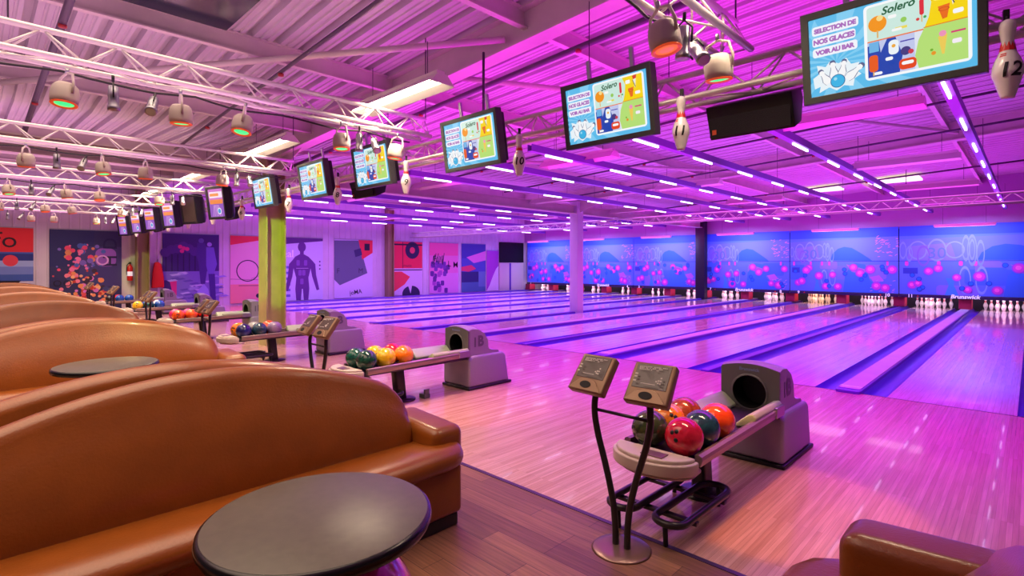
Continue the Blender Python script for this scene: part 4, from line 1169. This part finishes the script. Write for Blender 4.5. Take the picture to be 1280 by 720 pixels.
def d_vinyl(A):
    A.rect(0, 0, 1, 1, (206, 190, 214)); A.rect(0, .50, 1, 1, (222, 40, 70)); A.disc(.66, .84, .24, (30, 24, 60)); A.disc(.66, .84, .09, (222, 70, 90)); A.rect(0, .93, 1, .96, K); A.line([(.34, .5), (.34, 1)], .02, K)
    A.rect(0, .46, 1, .48, (60, 40, 70)); A.poly([(0, .05), (0, .44), (.3, .44), (.58, .34), (.4, .2)], (222, 60, 70)); A.disc(.62, .02, .3, (36, 28, 70), 24, sy=.75); A.poly([(.5, .2), (.6, .02), (.66, .21)], (206, 190, 214)); A.text('music', .5, .55, .2, (90, 30, 50))
def d_film(A):
    A.rect(0, 0, 1, 1, (214, 140, 200)); A.rect(0, .4, 1, 1, (220, 120, 180)); A.rect(0, .75, 1, 1, (226, 90, 150))
    rnd = random.Random(4)
    for i in range(30): A.rrect(*(lambda u, v: (u, v, u+.12, v+.1))(rnd.uniform(0, .6), rnd.uniform(0, .55)), rnd.choice([(110, 50, 150), (90, 40, 130), (160, 70, 170)]), .03)
    for i in range(10): A.line([(.1+.04*i, .55+.1*rnd.random()), (.14+.04*i, .72+.08*rnd.random())], .02, K)
    for s, u, v in (('F', .18, .68), ('I', .45, .62), ('L', .68, .58), ('M', .9, .56)): A.text(s, u, v, .42, K, .002)
def d_sea(A):
    A.rect(0, 0, 1, 1, (70, 80, 170)); A.rect(0, .7, 1, 1, (60, 60, 150)); A.poly([(.2, .72), (1, .86), (1, .66), (.5, .6)], (214, 120, 190)); A.poly([(0, .52), (.4, .56), (.6, .48), (.3, .42), (0, .44)], (210, 60, 100)); A.rect(0, .2, .7, .42, (40, 40, 100)); A.rect(0, 0, 1, .2, (70, 110, 150)); A.rect(.7, .1, 1, .42, (96, 130, 170))
def d_sweep(A):
    A.rect(0, 0, 1, 1, (176, 70, 190))
    A.poly([(0, 0), (1, 0), (1, .62), (.8, .55), (.55, .38), (.25, .14)], (236, 226, 232))
poster(-1.3, 1.39, 'red and blue banner with cut-off word beside the coral banner', d_info)
poster(1.74, 3.48, 'dark blue banner of coral-like flowers near the fire extinguisher', d_coral)
poster(4.59, 6.32, 'violet street photo banner with walking people', d_street)
poster(6.69, 8.12, 'pink banner with a thin black circle behind the lime column', d_circle)
poster(8.3, 10.2, 'pale banner with a purple anatomical body figure', d_figure)
poster(10.69, 12.49, 'pale banner with a tilted grey sheet and red corner', d_square)
poster(13.5, 15.15, 'red banner with a black vinyl record', d_vinyl)
poster(15.57, 17.37, 'pink banner lettered FILM', d_film)
poster(17.58, 19.25, 'blue seascape banner beside the rear doorway', d_sea)
poster(19.32, 20.2, 'magenta banner with a white upward sweep next to the rear corner', d_sweep, .06, 2.2)
t = thing('side_panel', 'black square panel high on the wall in the rear corner', 'wall panel', (PW, 21.2, 2.13))
MB().box(.0, .06, -.95, .95, -.55, .55).build('panel', M['blackmatt'], t, bevel=.01)
o = MB().box(PW, PW+.05, 20.25, 22.15, .03, 1.56).build('door_1', M['cream'], bevel=.01); struct(o, 'cream service door in the rear corner beside the blue panels', 'door')
MB().box(PW+.05, PW+.07, 21.0, 21.12, .05, 1.54).build('door_stile', M['capedge'], o)

# fire extinguisher and red cover on the wall
t = thing('fire_extinguisher', 'red fire extinguisher hung on the poster wall beside the coral banner', 'fire extinguisher', (PW+.12, 3.68, .95))
MB().lathe([(.02, 0), (.075, .01), (.08, .04), (.08, .42), (.06, .48), (.025, .52), (.02, .54)], 20).build('cylinder_body', M['extred'], t)
MB().lathe([(.0815, .16), (.0815, .30)], 20, caps=False).build('paper_sign', M['signwhite'], t, fix=False)
MB().lathe([(.02, .54), (.03, .55), (.03, .60), (.01, .61)], 14).build('valve', M['black'], t)
MB().tube([(0, -.03, .57), (.05, -.09, .5), (.06, -.1, .3), (.05, -.095, .2)], .012, 8).build('hose', M['black'], t)
MB().box(-.12, -.07, -.05, .05, .1, .4).build('wall_bracket', M['black'], t)
t = thing('hanging_bag', 'red hanging bag beside the olive wall column', 'bag', (PW+.06, 4.42, .70))
MB().prism([(-.16, 0), (.2, .02), (.19, .35), (.12, .78), (.03, .86), (-.08, .84), (-.13, .5)], 0, .09, 'X').build('fabric', M['cloth_red'], t, bevel=.03)
MB().tube([(.04, .02, .83), (.03, .02, .95)], .008, 6).build('loop', M['black'], t)

# ================================================================ lights
def area(name, loc, rot, sx, sy, power, rgb, spread=PI):
    l = bpy.data.lights.new(name, 'AREA'); l.shape = 'RECTANGLE'; l.size = sx; l.size_y = sy; l.energy = power; l.color = rgb; l.spread = spread
    o = bpy.data.objects.new(name, l); C.objects.link(o); o.location = loc; o.rotation_euler = rot; return o
UP, DN = (PI, 0, 0), (0, 0, 0)
MAG, VIO, BLU, WARM = (.92, .012, 1.0), (.50, .14, 1.0), (.12, .16, 1.0), (1.0, .76, .52)
# unseen area lights added under the roof deck to wash it with colour
area('roof_fill_magenta', (-4.5, 5.8, 2.96), UP, 9, 4.6, 230, MAG)
area('roof_fill_violet', (-4.5, 11.0, 2.96), UP, 9, 4.5, 230, (.60, .08, 1.0))
area('roof_fill_magenta', (-4.5, 17.5, 2.96), UP, 9, 7, 330, (.80, .04, 1.0))
area('roof_fill_violet', (-15.3, 13.0, 2.96), UP, 10, 17, 620, (.66, .03, 1.0))
area('bulkhead_fill', (-10, 20.2, 2.95), (math.radians(112), 0, 0), 20, .3, 110, (.95, .01, .9))  # unseen light added to tint the bulkhead magenta
# unseen area lights added to wash the lanes and approach
SP = math.radians(125)
area('lane_wash', (-4.5, 14.0, 3.05), DN, 9, 11, 520, (.95, .14, 1.0), SP)
area('lane_wash', (-15.3, 13.5, 3.05), DN, 10, 13, 1150, (.60, .26, 1.0), SP)
area('approach_wash', (-3.5, 6.0, 3.0), DN, 8, 2.6, 235, (.52, .012, 1.0), math.radians(112))
area('approach_wash', (-14, 6.2, 3.0), DN, 12, 2.0, 210, (.55, .08, 1.0), math.radians(110))
# booth lamps: white tubes, plus one added without a tube at the open side
for x in (-1.2, -4.72, -8.1, -11.5, -14.9, -18.3):
    area('booth_lamp_and_fill', (x, 3.0, 3.21), DN, 1.4, .2, (66 if x < -2 else 22) if x > -10 else 76, WARM, math.radians(130))
area('booth_wash', (-5.5, -.4, 3.3), DN, 8, 4, 215, WARM, math.radians(120))  # both booth washes are unseen fill lights added over the seating
area('booth_wash', (-15, .6, 3.3), DN, 10, 4, 330, WARM, math.radians(120))
area('booth_up', (-4, -.4, 2.75), UP, 9, 5, 150, (1.0, .52, .92))  # both uplights are unseen fills added to brighten the roof above the booths
area('booth_up', (-15, -.4, 2.75), UP, 10, 5, 170, (.95, .42, .95))
# panel lamps and pin lights
for k in range(6):
    area('panel_wash', (-1.47-3.42*k, 20.95, 2.61), (math.radians(48), 0, 0), 1.4, .06, 80, (.40, .42, 1.0), math.radians(150))
def spot(name, loc, target, power, rgb, ang):
    l = bpy.data.lights.new(name, 'SPOT'); l.energy = power; l.color = rgb; l.spot_size = math.radians(ang); l.spot_blend = .25; l.shadow_soft_size = .05
    o = bpy.data.objects.new(name, l); C.objects.link(o); o.location = loc
    o.rotation_euler = (Vector(target)-Vector(loc)).to_track_quat('-Z', 'Y').to_euler()
spot('stage_lamp_beam', (-8.2, 2.5, 2.55), (XV, 4.0, 1.6), 260, (.55, 1.0, .04), 34)
spot('stage_lamp_beam', (-18.6, 2.5, 2.55), (XL+.3, 4.0, 1.2), 90, (.75, 1.0, .2), 30)
spot('stage_lamp_beam', (-1.36, 3.12, 2.55), (-1.12, 3.5, 0), 170, (1.0, .30, .05), 34)
spot('stage_lamp_beam', (-4.8, 1.65, 2.55), (-6.3, 1.0, .7), 110, (1.0, .72, .30), 60)
spot('stage_lamp_beam', (-4.8, 3.12, 2.55), (-4.3, 3.75, 0), 150, (1.0, .36, .08), 36)
for n, x in LX.items():
    c = (1.0, .62, .85) if n not in (9,) else (1.0, .55, .25)
    area('pin_light', (x, YM+.12, .62), (math.radians(28), 0, 0), 1.0, .1, 14, c)

w = bpy.data.worlds.new('world'); bpy.context.scene.world = w; w.use_nodes = True
w.node_tree.nodes['Background'].inputs['Color'].default_value = (.78, .55, .80, 1)
w.node_tree.nodes['Background'].inputs['Strength'].default_value = .07

sc = bpy.context.scene
sc.view_settings.view_transform = 'Standard'; sc.view_settings.look = 'None'; sc.view_settings.gamma = 1.0
sc.view_settings.use_curve_mapping = False; sc.view_settings.exposure = 0.0
